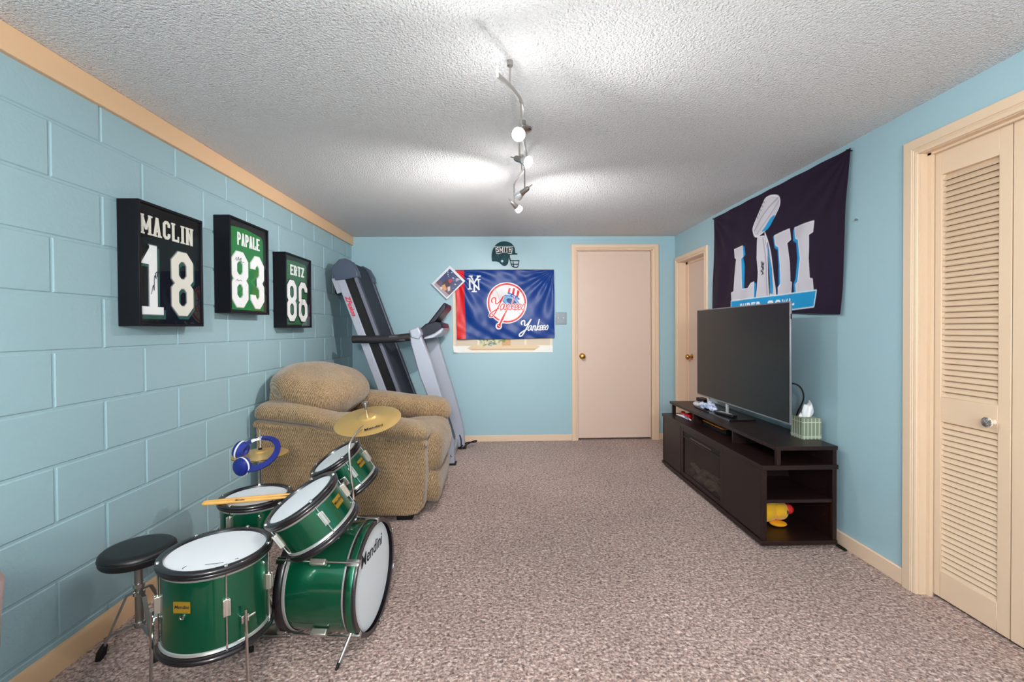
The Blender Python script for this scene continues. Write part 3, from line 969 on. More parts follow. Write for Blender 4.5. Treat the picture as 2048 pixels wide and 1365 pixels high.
fr = ((0, YB - .054, 0), (1, 0, 0), (0, 0, 1))
def lerp_card(u, v):
    a = cz[0] + u * (cz[1] - cz[0]) + v * (cz[3] - cz[0])
    return (float(a[0]), float(a[1]))
MB().prism([[lerp_card(*q) for q in ((0, 0), (1, 0), (1, 1), (0, 1))], [lerp_card(*q) for q in ((.10, .05), (.10, .91), (.94, .91), (.94, .05))]], fr, -.0005, .003).build('sleeve_border', SLEEVE, ct_, smooth=False)
MB().prism([[lerp_card(*q) for q in ((.10, .05), (.94, .05), (.94, .91), (.10, .91))]], fr, .0032, .0038).build('sleeve_window', ACRYLIC, ct_, smooth=False)
MB().prism([[lerp_card(*q) for q in ((.02, .02), (.98, .02), (.98, .98), (.02, .98))]], fr, -.008, -.003).build('backing_card', TWILLW, ct_, smooth=False)

# helmet plaque
HT = thing('helmet_plaque', 'dark teal football helmet plaque with winged lettering above the flag', 'plaque', (.03, YB - .002, 1.865))
hel = spline([(-.100, 1.918), (-.102, 1.996), (-.075, 2.069), (-.023, 2.114), (.040, 2.126), (.100, 2.108), (.138, 2.063), (.148, 2.003)], 5) + [(.170, 1.996), (.170, 1.988), (.092, 1.985)] + spline([(.076, 1.944), (.070, 1.893), (.040, 1.867), (.006, 1.877), (-.035, 1.911), (-.090, 1.917)], 3)
frb = ((0, YB - .001, 0), (1, 0, 0), (0, 0, 1))
TEAL = mat('midnight_teal', rgb(26, 74, 82), .6, spec=.2, mottle=(18, rgb(16, 54, 62)))
MB().prism([hel[::-1]], frb, 0, .014).build('shell', TEAL, HT, bevel=.005, seg=3)
ctr = (.02, 2.0)
inner = [(ctr[0] + (x - ctr[0]) * .86, ctr[1] + (y - ctr[1]) * .86) for x, y in hel[::-1]]
MB().prism([inner], frb, .013, .022).build('shell_dome', TEAL, HT, bevel=.008, seg=3)
MB().lathe([(.0, 0), (.014, 0), (.014, .004), (0, .004)], (.008, YB - .0225, 1.915), (0, -1, 0), 18).build('ear_hole', mat('pale_blue_hole', rgb(160, 196, 206), .5), HT)
GREYM = mat('mask_dark_grey', rgb(40, 44, 48), .4)
for pts in ([(.080, 1.985), (.096, 1.925), (.105, 1.875), (.128, 1.855), (.165, 1.852), (.176, 1.865), (.186, 1.922)],
            [(.088, 1.924), (.140, 1.922), (.186, 1.922)], [(.100, 1.886), (.14, 1.882), (.178, 1.884)], [(.078, 1.94), (.092, 1.935)], [(.122, 1.922), (.126, 1.884), (.13, 1.856)]):
    MB().tube([(x, YB - .022, z) for x, z in spline(pts, 4)], .0042, 8).build('mask_bar', GREYM, HT)
wing = [(-.072, 2.072), (.128, 2.072), (.120, 2.052), (.112, 1.995), (.085, 1.992), (.03, 2.006), (-.03, 1.990), (-.055, 1.995), (-.062, 2.045)]
MB().prism([wing[::-1]], frb, .0221, .0232).build('wing_outline', mat('silver_decal', rgb(190, 196, 198), .4), HT, smooth=False)
wing2 = [(x * .94 + .0015, 2.035 + (z - 2.035) * .86) for x, z in wing]
MB().prism([wing2[::-1]], frb, .0233, .0238).build('wing_fill', BACKING, HT, smooth=False)
flat('wing_lettering', word('SMITH', -.052, 2.010, .158, .052, .0078, .002, .25), frb, .0239, .0244, TWILLW, HT)

# switch plate
SP = thing('switch_plate', 'square grey metal switch plate between the flag and the door', 'switch plate', (.63, YB, 1.24))
SPM = mat('pewter_plate', rgb(112, 118, 122), .35, .6)
bx('plate', SPM, SP, .573, .688, YB - .007, YB - .0005, 1.243, 1.370, .004, 3)
for x in (.604, .657):
    bx('toggle', mat('ivory_toggle', rgb(206, 204, 198), .4), SP, x - .005, x + .005, YB - .019, YB - .006, 1.298, 1.322, .002)
    for z in (1.272, 1.342):
        MB().lathe([(0, 0), (.0035, 0), (.0025, .0015), (0, .0018)], (x, YB - .007, z), (0, -1, 0), 10).build('screw', STEEL, SP)

# ------------------------------------------------------------------ championship banner on the right wall
LW, LH = 1.523, .876
def lplace(u, v):
    s = .042 + u * LW - .045 * (1 - v) * (1 - u) - .062 * (1 - v) * u
    z = 2.142 - (1 - v) * (LH * u + .80 * (1 - u)) + .006 * np.sin(3 * u) * (1 - v)
    w = np.zeros_like(u)
    for (px, sg) in ((0, 1), (1, -1)):
        dx = (u - px) * LW * sg; dz = (1 - v) * LH
        an = np.arctan2(dz, dx + 1e-6); r = np.sqrt(dx * dx + dz * dz)
        w += .007 * np.sin(an * 15 + 2 * px) * np.clip(r / .3, 0, 1) * np.exp(-r / .5)
    w += .006 * np.sin(11 * u * LW + 2 * v) * (1 - v) + .003 * np.sin(25 * u * LW - 6 * v) + .004 * np.sin(7 * v + 4 * u)
    crease = .0025 * np.abs(((u * 3) % 1) - .5) + .0025 * np.abs(((v * 3) % 1) - .5)
    x = XR - .016 - w - crease - .012 * (1 - v) * u
    return np.stack([x, 3.92 - s, z], -1)
LSHAPES = dict(
Lf=[(.356,1.819),(.5,1.821),(.499,1.74),(.471,1.732),(.479,1.614),(.487,1.493),(.583,1.489),(.626,1.524),(.663,1.529),(.666,1.414),(.339,1.418),(.328,1.476),(.367,1.484),(.397,1.738),(.371,1.75)],
Lb=[(.5,1.821),(.525,1.81),(.529,1.749),(.499,1.733),(.519,1.672),(.523,1.492),(.487,1.493),(.479,1.614),(.471,1.732),(.499,1.74)],
Lb2=[(.663,1.529),(.688,1.513),(.684,1.413),(.666,1.414)],
ball=[(.804,2.095),(.869,2.099),(.939,2.077),(.964,2.04),(.959,1.996),(.908,1.944),(.821,1.879),(.719,1.847),(.666,1.858),(.635,1.91),(.648,1.948),(.702,2.005),(.762,2.058)],
ballb=[(.908,1.953),(.869,1.907),(.821,1.875),(.763,1.873),(.804,1.902),(.861,1.946)],
st1=[(.711,1.846),(.788,1.838),(.804,1.729),(.821,1.582),(.845,1.435),(.85,1.408),(.693,1.405),(.702,1.467),(.711,1.595),(.698,1.697)],
st2=[(.796,1.861),(.821,1.803),(.857,1.691),(.885,1.592),(.913,1.449),(.916,1.413),(.862,1.408),(.853,1.53),(.821,1.678)],
stb=[(.818,1.784),(.837,1.675),(.869,1.594),(.885,1.47),(.882,1.432),(.862,1.434),(.853,1.53),(.824,1.677)],
I1=[(.898,1.816),(1.065,1.826),(1.077,1.757),(1.037,1.742),(1.063,1.614),(1.07,1.489),(1.088,1.482),(1.084,1.417),(.939,1.409),(.939,1.465),(.965,1.486),(.965,1.61),(.95,1.731),(.909,1.753)],
I1b=[(.898,1.816),(.885,1.809),(.901,1.736),(.939,1.715),(.95,1.612),(.947,1.483),(.935,1.46),(.935,1.41),(.939,1.409),(.939,1.465),(.965,1.486),(.965,1.61),(.95,1.731),(.909,1.753)],
I2=[(1.117,1.821),(1.297,1.822),(1.284,1.761),(1.252,1.752),(1.246,1.612),(1.258,1.49),(1.285,1.483),(1.297,1.416),(1.138,1.412),(1.131,1.465),(1.151,1.48),(1.177,1.622),(1.16,1.741),(1.131,1.755)],
I2b=[(1.117,1.821),(1.104,1.808),(1.107,1.742),(1.142,1.723),(1.152,1.626),(1.131,1.5),(1.11,1.467),(1.118,1.416),(1.138,1.412),(1.131,1.465),(1.151,1.48),(1.177,1.622),(1.16,1.741),(1.131,1.755)],
ban=[(.332,1.409),(1.321,1.412),(1.307,1.32),(.9,1.305),(.332,1.312)])
def lpaint(u, v):
    xyz = lplace(u, v)
    p = Print(3.92 - xyz[:, 1], xyz[:, 2], rgb(38, 26, 46), .0045)
    Q = LSHAPES
    SIL = rgb(202, 198, 208); SIL2 = rgb(166, 160, 174); CY = rgb(34, 150, 205); DB = rgb(14, 74, 140)
    for k in ('Lb', 'Lb2', 'I1b', 'I2b'):
        p.poly(Q[k], DB, .006); p.poly(Q[k], CY)
    for k in ('Lf', 'I1', 'I2', 'st1', 'st2'):
        p.poly(Q[k], rgb(226, 224, 232), .003); p.poly(Q[k], SIL, -.003)
    p.poly(Q['stb'], DB, .004); p.poly(Q['stb'], CY)
    p.line([(.775, 1.83), (.79, 1.70), (.805, 1.56), (.83, 1.42)], .012, SIL2)
    bl = spline(Q['ball'], 4, True)
    p.poly(bl, rgb(224, 222, 230)); p.poly([(x * .93 + .8 * .07, z * .93 + 1.98 * .07) for x, z in bl], SIL)
    p.poly(spline(Q['ballb'], 3, True), CY)
    p.line(spline([(.66, 1.90), (.75, 1.97), (.86, 2.03), (.94, 2.06)], 4), .012, SIL2)
    p.line(spline([(.70, 1.87), (.80, 1.93), (.90, 2.00), (.95, 2.04)], 4), .008, SIL2)
    for k in range(5):
        x = .70 + k * .022; z = 1.985 + k * .022
        p.line([(x - .008, z + .01), (x + .008, z - .006)], .005, rgb(90, 90, 100))
    for pts in ([(.745, 1.665), (.76, 1.62), (.75, 1.60), (.768, 1.575)], [(.762, 1.66), (.745, 1.63), (.77, 1.61)], [(.755, 1.64), (.772, 1.65), (.765, 1.60)], [(.74, 1.60), (.765, 1.585), (.75, 1.572)]):
        p.line(pts, .008, rgb(30, 28, 36))
    p.poly(Q['ban'], rgb(214, 226, 236), .006); p.poly(Q['ban'], CY, -.001)
    for w_, x, wd in (('SUPER', .46, .29), ('BOWL', .84, .28)):
        p.polys(word(w_, x, 1.338, wd, .044, .013, 0, .3), rgb(240, 244, 248))
    return p.C
LB = thing('championship_banner', 'dark purple LII banner with silver trophy hung above the television', 'banner', (XR, 3.1, 1.27))
sheet('banner_cloth', 420, 260, lplace, lpaint, print_mat('printed_polyester', .6, .0, .15, .15), None, parent=LB, origin=tuple(ORG[LB.name]))
for (y, z) in ((3.876, 2.136), (2.362, 2.130)):
    MB().lathe([(0, 0), (.007, 0), (.007, .005), (.003, .008), (.003, .03), (0, .03)], (XR - .032, y, z), (1, 0, 0), 12).build('pin', BLACK, LB)
o = MB().lathe([(0, -.006), (.006, -.006), (.006, -.001), (.002, 0), (.002, .012), (0, .012)], (XR - .008, 2.325, 1.757), (1, 0, 0), 12).build('wall_nail', STEEL, origin=(XR, 2.325, 1.757))
tag(o, 'lone nail in the blue wall right of the banner', 'nail')

# ------------------------------------------------------------------ wavy ceiling rail with four lamp heads
TL = thing('rail_light', 'silver wavy ceiling rail with four halogen heads', 'ceiling light', (.08, 2.1, H))
NICKEL = mat('satin_nickel', rgb(176, 172, 168), .28, 1.0)
RZ = 2.068
rail_pts = spline([(-.010, 1.555, RZ), (.044, 1.648, RZ), (.086, 1.765, RZ), (.088, 1.905, RZ), (.105, 2.10, RZ), (.134, 2.30, RZ), (.130, 2.45, RZ), (.085, 2.66, RZ), (.082, 2.74, RZ)], 8)
MB().tube(rail_pts, 0, rect=(.006, .018)).build('rail', NICKEL, TL, ang=50)
bx('rail_end_tab', mat('white_end_cap', rgb(235, 235, 232), .35), TL, -.014, -.005, 1.545, 1.556, RZ - .009, RZ + .026, .002)
for (x, y) in ((.036, 1.665), (.108, 2.14), (.118, 2.56)):
    MB().tube([(x, y, RZ + .008), (x, y, H - .022)], .003, 8).build('standoff', NICKEL, TL)
    MB().lathe([(0, 0), (.011, 0), (.011, .018), (.007, .022), (0, .022)], (x, y, H), (0, 0, -1), 14).build('standoff_cap', NICKEL, TL)
MB().lathe([(0, 0), (.035, 0), (.035, .010), (.025, .018), (0, .020)], (.118, 2.22, H), (0, 0, -1), 28).build('power_canopy', NICKEL, TL)
MB().tube([(.118, 2.22, H - .02), (.122, 2.24, RZ)], .004, 8).build('power_feed', NICKEL, TL)
BULB_M = mat('lit_halogen', (1, 1, 1, 1), .3, emit=((1.0, .97, .93, 1), 60.0))
BULB_W = mat('halogen_edge', (1, 1, 1, 1), .3, emit=((1.0, .97, .93, 1), 9.0))
GLASSR = mat('dichroic_glass', rgb(225, 224, 226), .12, .55)
heads = [((.078, 1.735), 1.945, (-.20, -.86, -.42), BULB_M), ((.082, 1.985), 1.94, (.62, -.62, -.42), BULB_M), ((.128, 2.45), 1.945, (-.62, .64, -.34), BULB_W), ((.078, 2.70), 1.94, (.50, .68, -.32), BULB_W)]
for i, ((x, y), z, d, bm) in enumerate(heads):
    d = Vector(d).normalized()
    hd = bpy.data.objects.new('lamp_head', None); COL.objects.link(hd); hd.parent = TL
    hd.location = Vector((x, y, z)) - ORG[TL.name]; hd.empty_display_size = .02
    ORG[hd.name] = Vector((x, y, z))
    MB().tube([(x, y, z + .008), (x, y, RZ - .006)], .0038, 8).build('stem', NICKEL, hd)
    MB().lathe([(0, -.03), (.009, -.03), (.013, -.022), (.014, .010), (.017, .022), (.012, .024), (0, .024)], (x, y, z), d, 18).build('socket', NICKEL, hd)
    MB().tube([Vector((x, y, z)) - d * .028, Vector((x, y, z)) - d * .058], .0026, 8).build('aiming_pin', NICKEL, hd)
    MB().lathe([(.011, .020), (.018, .030), (.0235, .044), (.0255, .056), (.0245, .0565), (.022, .046), (.015, .032), (.011, .024)], (x, y, z), d, 28).build('reflector', GLASSR, hd)
    MB().lathe([(0, .036), (.008, .036), (.0165, .044), (.0215, .052), (.017, .0565), (0, .058)], (x, y, z), d, 20).build('bulb', bm, hd)
    ld = bpy.data.lights.new('halogen', 'SPOT')
    ld.energy = P_TRACK[i]; ld.color = (1.0, .965, .93); ld.shadow_soft_size = .02
    ld.spot_size = radians(150); ld.spot_blend = 1.0
    lo = bpy.data.objects.new('halogen_light', ld); COL.objects.link(lo)
    lo.location = Vector((x, y, z)) + d * .066
    lo.rotation_euler = d.to_track_quat('-Z', 'Y').to_euler()
    # light leaking backwards through the glass reflector
    ld = bpy.data.lights.new('halogen_spill', 'POINT')
    ld.energy = P_TRACK[i] * SPILL[i]; ld.color = (1.0, .97, .95); ld.shadow_soft_size = .025
    lo = bpy.data.objects.new('halogen_spill', ld); COL.objects.link(lo)
    lo.location = Vector((x, y, z)) + d * .066
# made-up bowl lamps, added unseen behind the viewer for even fill light
FILL_GLASS = mat('fill_opal_glass', (1, 1, 1, 1), .4, emit=((1.0, .97, .94, 1), 3.0))
for (x, y, lab) in ((-.1, -.9, 'added opal glass fill lamp, unseen, nearer the ceiling rail'), (.3, -2.0, 'added opal glass fill lamp, unseen, by the front wall')):
    dm = thing('fill_bowl_lamp', lab, 'ceiling light', (x, y, H), 'added fill lamps behind the viewer')
    MB().lathe([(0, 0), (.06, 0), (.06, .02), (.012, .026), (.012, .145), (.17, .148), (.172, .156), (0, .156)], (x, y, H), (0, 0, -1), 32).build('fill_lamp_base', NICKEL, dm)
    MB().lathe([(.17, .150), (.16, .20), (.12, .235), (.06, .25), (0, .254)], (x, y, H), (0, 0, -1), 32).build('fill_lamp_glass', FILL_GLASS, dm)
    ld = bpy.data.lights.new('fill_point', 'POINT'); ld.energy = P_FILL; ld.color = (1.0, .97, .94); ld.shadow_soft_size = .15
    lo = bpy.data.objects.new('fill_light', ld); COL.objects.link(lo); lo.location = (x, y, H - .46)

# ------------------------------------------------------------------ television stand with fireplace insert
def wood_mat():
    m = bpy.data.materials.new('espresso_wood')
    m.use_nodes = True
    nt = m.node_tree
    b = nt.nodes['Principled BSDF']
    tc = node(nt, 'ShaderNodeTexCoord')
    mp = node(nt, 'ShaderNodeMapping')
    mp.inputs['Scale'].default_value = (60, 3, 60)
    n = node(nt, 'ShaderNodeTexNoise', Scale=3.0, Detail=5.0)
    r = node(nt, 'ShaderNodeValToRGB')
    r.color_ramp.elements[0].color = rgb(26, 14, 13); r.color_ramp.elements[1].color = rgb(44, 27, 25)
    nt.links.new(tc.outputs['Object'], mp.inputs['Vector']); nt.links.new(mp.outputs[0], n.inputs['Vector'])
    nt.links.new(n.outputs['Fac'], r.inputs['Fac']); nt.links.new(r.outputs['Color'], b.inputs['Base Color'])
    b.inputs['Roughness'].default_value = .38
    b.inputs['Specular IOR Level'].default_value = .32
    return m
WOOD = wood_mat()
EDGE = mat('espresso_edge', rgb(74, 54, 52), .4)
TS = thing('tv_stand', 'espresso wood television stand with fireplace insert and open end shelves', 'tv stand', (1.6, 3.15, 0))
sx0, sx1, sy0, sy1 = 1.401, 1.806, 2.402, 3.915
bx('base_board', WOOD, TS, sx0 - .008, sx1, sy0 - .008, sy1 + .008, .022, .045, .002)
bx('deck_board', WOOD, TS, sx0 - .008, sx1 + .004, sy0 - .008, sy1 + .008, .430, .455, .002)
bx('back_panel', WOOD, TS, sx1 - .008, sx1, sy0 + .012, sy1 - .012, .045, .430)
bx('end_panel', WOOD, TS, sx0, sx1 - .008, sy1 - .018, sy1, .045, .430)
bx('end_post', WOOD, TS, sx1 - .022, sx1, sy0, sy0 + .018, .045, .430, .001)
bx('corner_post', WOOD, TS, sx0, sx0 + .022, sy0, sy0 + .018, .045, .430, .001)
bx('divider_panel', WOOD, TS, sx0 + .018, sx1 - .008, 2.80, 2.818, .045, .430)
bx('divider_panel', WOOD, TS, sx0 + .018, sx1 - .008, 3.54, 3.558, .045, .430)
bx('shelf', WOOD, TS, sx0 + .018, sx1 - .022, sy0 + .006, 2.80, .247, .265, .001)
for z in (.165, .32):
    MB().lathe([(0, 0), (.004, 0), (.004, .002), (0, .002)], (sx1 - .0225, sy0 + .06, z), (-1, 0, 0), 10).build('shelf_pin', CHROME, TS)
for (ya, yb) in ((sy0 + .019, 2.842), (3.532, sy1 - .002)):
    bx('door_panel', WOOD, TS, sx0, sx0 + .017, ya, yb, .048, .427, .0015)
# fireplace insert
FM = mat('fire_black', rgb(22, 17, 17), .35)
b = MB().box(sx0 + .002, sx0 + .02, 2.846, 2.885, .048, .427).box(sx0 + .002, sx0 + .02, 3.489, 3.528, .048, .427).box(sx0 + .002, sx0 + .02, 2.885, 3.489, .048, .075).box(sx0 + .002, sx0 + .02, 2.885, 3.489, .398, .427).box(sx0 + .004, sx0 + .018, 2.885, 3.489, .352, .360)
ins = b.build('fireplace_surround', WOOD, TS, bevel=.001)
bx('vent_slot', BLACK, ins, sx0 + .008, sx0 + .016, 2.885, 3.489, .360, .398)
bx('control_strip', EDGE, ins, sx0 + .005, sx0 + .010, 3.02, 3.36, .366, .378)
b = MB().box(sx0 + .10, sx0 + .11, 2.885, 3.489, .075, .36).box(sx0 + .02, sx0 + .11, 2.875, 2.885, .05, .43).box(sx0 + .02, sx0 + .11, 3.489, 3.499, .05, .43).box(sx0 + .02, sx0 + .11, 2.885, 3.489, .045, .06)
b.build('firebox', mat('firebox_brown', rgb(58, 48, 44), .8), ins)
def tinted():
    m = bpy.data.materials.new('smoked_glass')
    m.use_nodes = True
    nt = m.node_tree
    nt.nodes.remove(nt.nodes['Principled BSDF'])
    tr = node(nt, 'ShaderNodeBsdfTransparent', Color=(.72, .70, .68, 1))
    gl = node(nt, 'ShaderNodeBsdfGlossy', Roughness=0.12)
    fr_ = node(nt, 'ShaderNodeFresnel', IOR=1.4)
    mx = node(nt, 'ShaderNodeMixShader')
    front_only(nt, fr_, mx); nt.links.new(tr.outputs[0], mx.inputs[1]); nt.links.new(gl.outputs[0], mx.inputs[2])
    nt.links.new(mx.outputs[0], nt.nodes['Material Output'].inputs['Surface'])
    return m
bx('smoked_pane', tinted(), ins, sx0 + .010, sx0 + .013, 2.885, 3.489, .075, .352)
LOG = mat('ash_log', rgb(120, 108, 102), .9, bump=(40, .8, .01), mottle=(25, rgb(70, 62, 58)))
for (y0, z0, y1, z1, r, xo) in ((2.92, .085, 3.15, .11, .022, .05), (3.08, .09, 3.32, .085, .024, .04), (3.22, .13, 3.46, .10, .022, .06), (2.95, .12, 3.10, .16, .016, .07), (3.25, .10, 3.43, .155, .017, .05), (3.05, .13, 3.3, .14, .018, .075)):
    pts = spline([(sx0 + xo, y0, z0), (sx0 + xo + .006, (y0 + y1) / 2, (z0 + z1) / 2 + .008), (sx0 + xo, y1, z1)], 4)
    MB().tube(pts, [r * (.8 + .3 * random.random()) for _ in pts], 9).build('log', LOG, ins, jitter=(30, .006))
# raised shelf
ux0 = 1.470
bx('top_board', WOOD, TS, ux0, sx1 + .004, sy0 - .004, sy1 + .03, .534, .556, .002)
for y in (2.872, 3.475):
    bx('riser', WOOD, TS, ux0 + .012, sx1 - .01, y, y + .018, .455, .534)
bx('riser_post', WOOD, TS, ux0 + .008, ux0 + .03, sy0 + .002, sy0 + .022, .455, .534)
bx('riser_post', WOOD, TS, sx1 - .02, sx1, sy0 + .002, sy0 + .022, .455, .534)
bx('riser_post', WOOD, TS, ux0 + .012, ux0 + .04, sy1 - .012, sy1 + .012, .455, .534)
bx('riser_dark_back', WOOD, TS, sx1 - .02, sx1 - .008, sy0 + .02, 3.49, .455, .534)  # back panel added to keep the near half of the raised shelf dark
for (x, y) in ((sx0 + .05, 2.53), (sx0 + .05, 3.80), (sx1 - .06, 2.53), (sx1 - .06, 3.80), (sx0 + .05, 3.15)):
    bx('foot', BLACK, TS, x - .022, x + .022, y - .022, y + .022, 0, .022, .003)

# television
TV = thing('television', 'large flat black television with slim silver edge on stand', 'television', (1.63, 3.1, .556))
tx, ty0, ty1, tz0, tz1 = 1.615, 2.505, 3.715, .648, 1.345
bx('housing', mat('tv_silver_edge', rgb(150, 150, 156), .3, .8), TV, tx, tx + .012, ty0, ty1, tz0, tz1, .002)
bx('screen', mat('tv_screen', rgb(17, 17, 18), .3, spec=.4), TV, tx - .0015, tx + .001, ty0 + .007, ty1 - .007, tz0 + .011, tz1 - .007)
bx('back_cover', BLACK, TV, tx + .012, tx + .050, ty0 + .13, ty1 - .13, tz0 + .02, tz1 - .20, .012, 3)
bx('side_port', BLACK, TV, tx + .003, tx + .009, ty0 - .001, ty0 + .001, 1.245, 1.275)
bx('stand_plate', mat('tv_base', rgb(30, 28, 30), .25, .3), TV, 1.553, 1.735, 3.06, 3.62, .556, .566, .002)
for y in (3.235, 3.53):
    bx('stand_neck', mat('clear_silver', rgb(215, 216, 220), .2, .5), TV, tx + .004, tx + .016, y - .010, y + .010, .566, tz0 + .004)
bx('stand_trim', mat('tv_silver_edge', rgb(150, 150, 156), .3, .8), TV, 1.550, 1.5535, 3.06, 3.36, .557, .565)
MB().tube(spline([(tx + .04, 2.66, .86), (1.70, 2.60, .87), (1.735, 2.585, .84), (1.742, 2.58, .78), (1.735, 2.62, .70), (1.765, 2.685, .645), (1.785, 2.73, .60), (1.79, 2.76, .565)], 8), .0045, 8).build('power_cord', BLACK, TV)

# small things on the stand
TB = thing('tissue_box', 'square green checked tissue box with a white tissue', 'tissue box', (1.77, 2.60, .556))
TBM = mat('sage_green_card', rgb(128, 140, 118), .6)
TBL = mat('cream_print', rgb(212, 216, 196), .6)
qx0, qx1, qy0, qy1, qz0, qz1 = 1.716, 1.824, 2.545, 2.655, .556, .676
bx('carton', TBM, TB, qx0, qx1, qy0, qy1, qz0, qz1, .0015)
b = MB()
for k in range(5):
    f = (k + .35) / 5
    x = qx0 + (qx1 - qx0) * f; y = qy0 + (qy1 - qy0) * f
    b.box(x - .0016, x + .0016, qy0 - .0006, qy0 + .0004, qz0, qz1)
    b.box(qx0 - .0006, qx0 + .0004, y - .0016, y + .0016, qz0, qz1)
    b.box(x - .0016, x + .0016, qy0, qy1, qz1 - .0004, qz1 + .0006)
for z in (qz0 + .01, qz0 + .018, qz1 - .022):
    b.box(qx0, qx1, qy0 - .0006, qy0 + .0004, z - .0016, z + .0016).box(qx0 - .0006, qx0 + .0004, qy0, qy1, z - .0016, z + .0016)
b.build('checked_print', TBL, TB, smooth=False)
secs = []
for i in range(11):
    t_ = i / 10
    z = qz1 - .002 + .075 * t_
    r1 = .030 * (1 + .9 * t_ * (1 - t_) * 2.0) * (1 - .45 * t_); r2 = .010 + .014 * t_ * (1.3 - t_)
    secs.append([(1.768 + .012 * t_ + (r1 * cos(a)) * (1 + .25 * sin(3 * a + 4 * t_)), 2.60 + r2 * sin(a) * (1 + .4 * sin(5 * a)), z + .012 * sin(2 * a + 1) * t_ + .012 * cos(a) * t_) for a in [2 * pi * k / 28 for k in range(28)]])
MB().loft(secs).build('tissue', mat('tissue_paper', rgb(240, 240, 242), .8), TB, jitter=(40, .003), ang=70)

CT = thing('game_controller', 'pale grey rounded controller lying on the raised shelf', 'controller', (1.60, 3.66, .556))
MB().ball((1.60, 3.66, .575), (.035, .055, .019), 12, e=.8).build('shell', mat('pale_grey_plastic', rgb(196, 196, 198), .4), CT)
for dy in (-.025, .025):
    MB().lathe([(0, 0), (.008, 0), (.008, .006), (.010, .008), (0, .010)], (1.592, 3.66 + dy, .592), (0, 0, 1), 12).build('thumbstick', mat('grey_stick', rgb(150, 150, 154), .5), CT)
o = MB()
random.seed(5)
for k in range(17):
    o.ball((1.600 + random.uniform(-.032, .032), 3.47 + random.uniform(-.085, .085), .582 + random.uniform(-.008, .030) * (1 if k % 2 else .6)), (.02, .024, .017), 6)
o = o.build('crumpled_wrap', mat('white_blue_plastic', rgb(222, 226, 238), .3, mottle=(34, rgb(120, 138, 190))), jitter=(55, .012), origin=(1.6, 3.47, .556), ang=25)
tag(o, 'crumpled white and blue plastic wrap beside the remote', 'plastic wrap')
RM = thing('remote_control', 'slim black remote control lying on the television base', 'remote', (1.61, 3.20, .566))
ra = Vector((.16, -.98, 0)).normalized(); rb_ = Vector((.98, .16, 0)).normalized()
MB().obox((1.606, 3.22, .576), ra, rb_, (0, 0, 1), .10, .020, .009).build('body', BLACKG, RM, bevel=.004)
for k in range(6):
    c = Vector((1.606, 3.22, .586)) + ra * (-.06 + .022 * k)
    MB().obox(c, ra, rb_, (0, 0, 1), .006, .012, .0012).build('button', mat('grey_button', rgb(150, 150, 155), .5), RM)
o = bx('soundbar', BLACK, None, 1.70, 1.76, 3.79, 3.935, .556, .590, .004)
tag(o, 'thin black set-top box at the far end of the shelf', 'set-top box')
TY = thing('toy_plane', 'small red and white plastic toy on the lower deck', 'toy', (1.52, 3.70, .455))
MB().obox((1.530, 3.66, .478), (.9, .35, .2), (-.35, .93, 0), (-.2, 0, .98), .035, .028, .018).build('red_body', mat('red_plastic', rgb(190, 22, 28), .35), TY, bevel=.006)
MB().obox((1.520, 3.77, .475), (.3, .95, .1), (.95, -.3, 0), (0, 0, 1), .035, .018, .014).build('red_tail', mat('red_plastic', rgb(190, 22, 28), .35), TY, bevel=.005)
MB().tube([(1.475, 3.80, .466), (1.49, 3.70, .468), (1.495, 3.61, .466), (1.50, 3.56, .463)], [.004, .010, .009, .003], 10).build('white_blade', mat('white_plastic', rgb(232, 230, 232), .35), TY)
MB().tube([(1.50, 3.72, .482), (1.49, 3.64, .474), (1.492, 3.58, .465)], [.004, .008, .004], 8).build('blue_strip', mat('blue_grey_plastic', rgb(120, 126, 160), .35), TY)
GC = thing('game_console', 'flat black game console under the raised shelf', 'console', (1.63, 3.22, .455))
bx('case', BLACK, GC, 1.535, 1.74, 3.08, 3.42, .456, .492, .004)
bx('disc_slot', BLACKG, GC, 1.534, 1.536, 3.14, 3.36, .476, .479)
o = bx('orange_folder', mat('orange_card', rgb(226, 136, 40), .5), None, 1.520, 1.72, 3.09, 3.40, .4925, .499, .001)
tag(o, 'thin orange edged case lying on the black console', 'case')
MB().tube(spline([(1.80, 2.44, .03), (1.81, 2.39, .012), (1.826, 2.36, .008), (1.832, 2.42, .007), (1.828, 2.6, .007)], 6), .005, 8).build('fireplace_cord', BLACK, TS)

DK = thing('plush_duck', 'yellow plush bird toy with red beak in the bottom shelf', 'plush toy', (1.56, 2.60, .045))
YEL = mat('yellow_plush', rgb(236, 176, 24), .9, sheen=.3, bump=(260, .6, .003))
MB().ball((1.535, 2.64, .118), (.085, .075, .066), 14, e=.85).build('body', YEL, DK, jitter=(18, .012))
MB().ball((1.615, 2.615, .122), (.056, .052, .050), 14).build('head', YEL, DK, jitter=(18, .008))
MB().ball((1.668, 2.602, .136), (.026, .030, .028), 12).build('beak', mat('red_plush', rgb(206, 34, 26), .8), DK)
MB().ball((1.640, 2.572, .128), (.010, .006, .014), 10).build('eye', BLACK, DK)
MB().ball((1.600, 2.59, .058), (.048, .040, .013), 12).build('foot', mat('orange_plush', rgb(244, 168, 20), .9), DK)

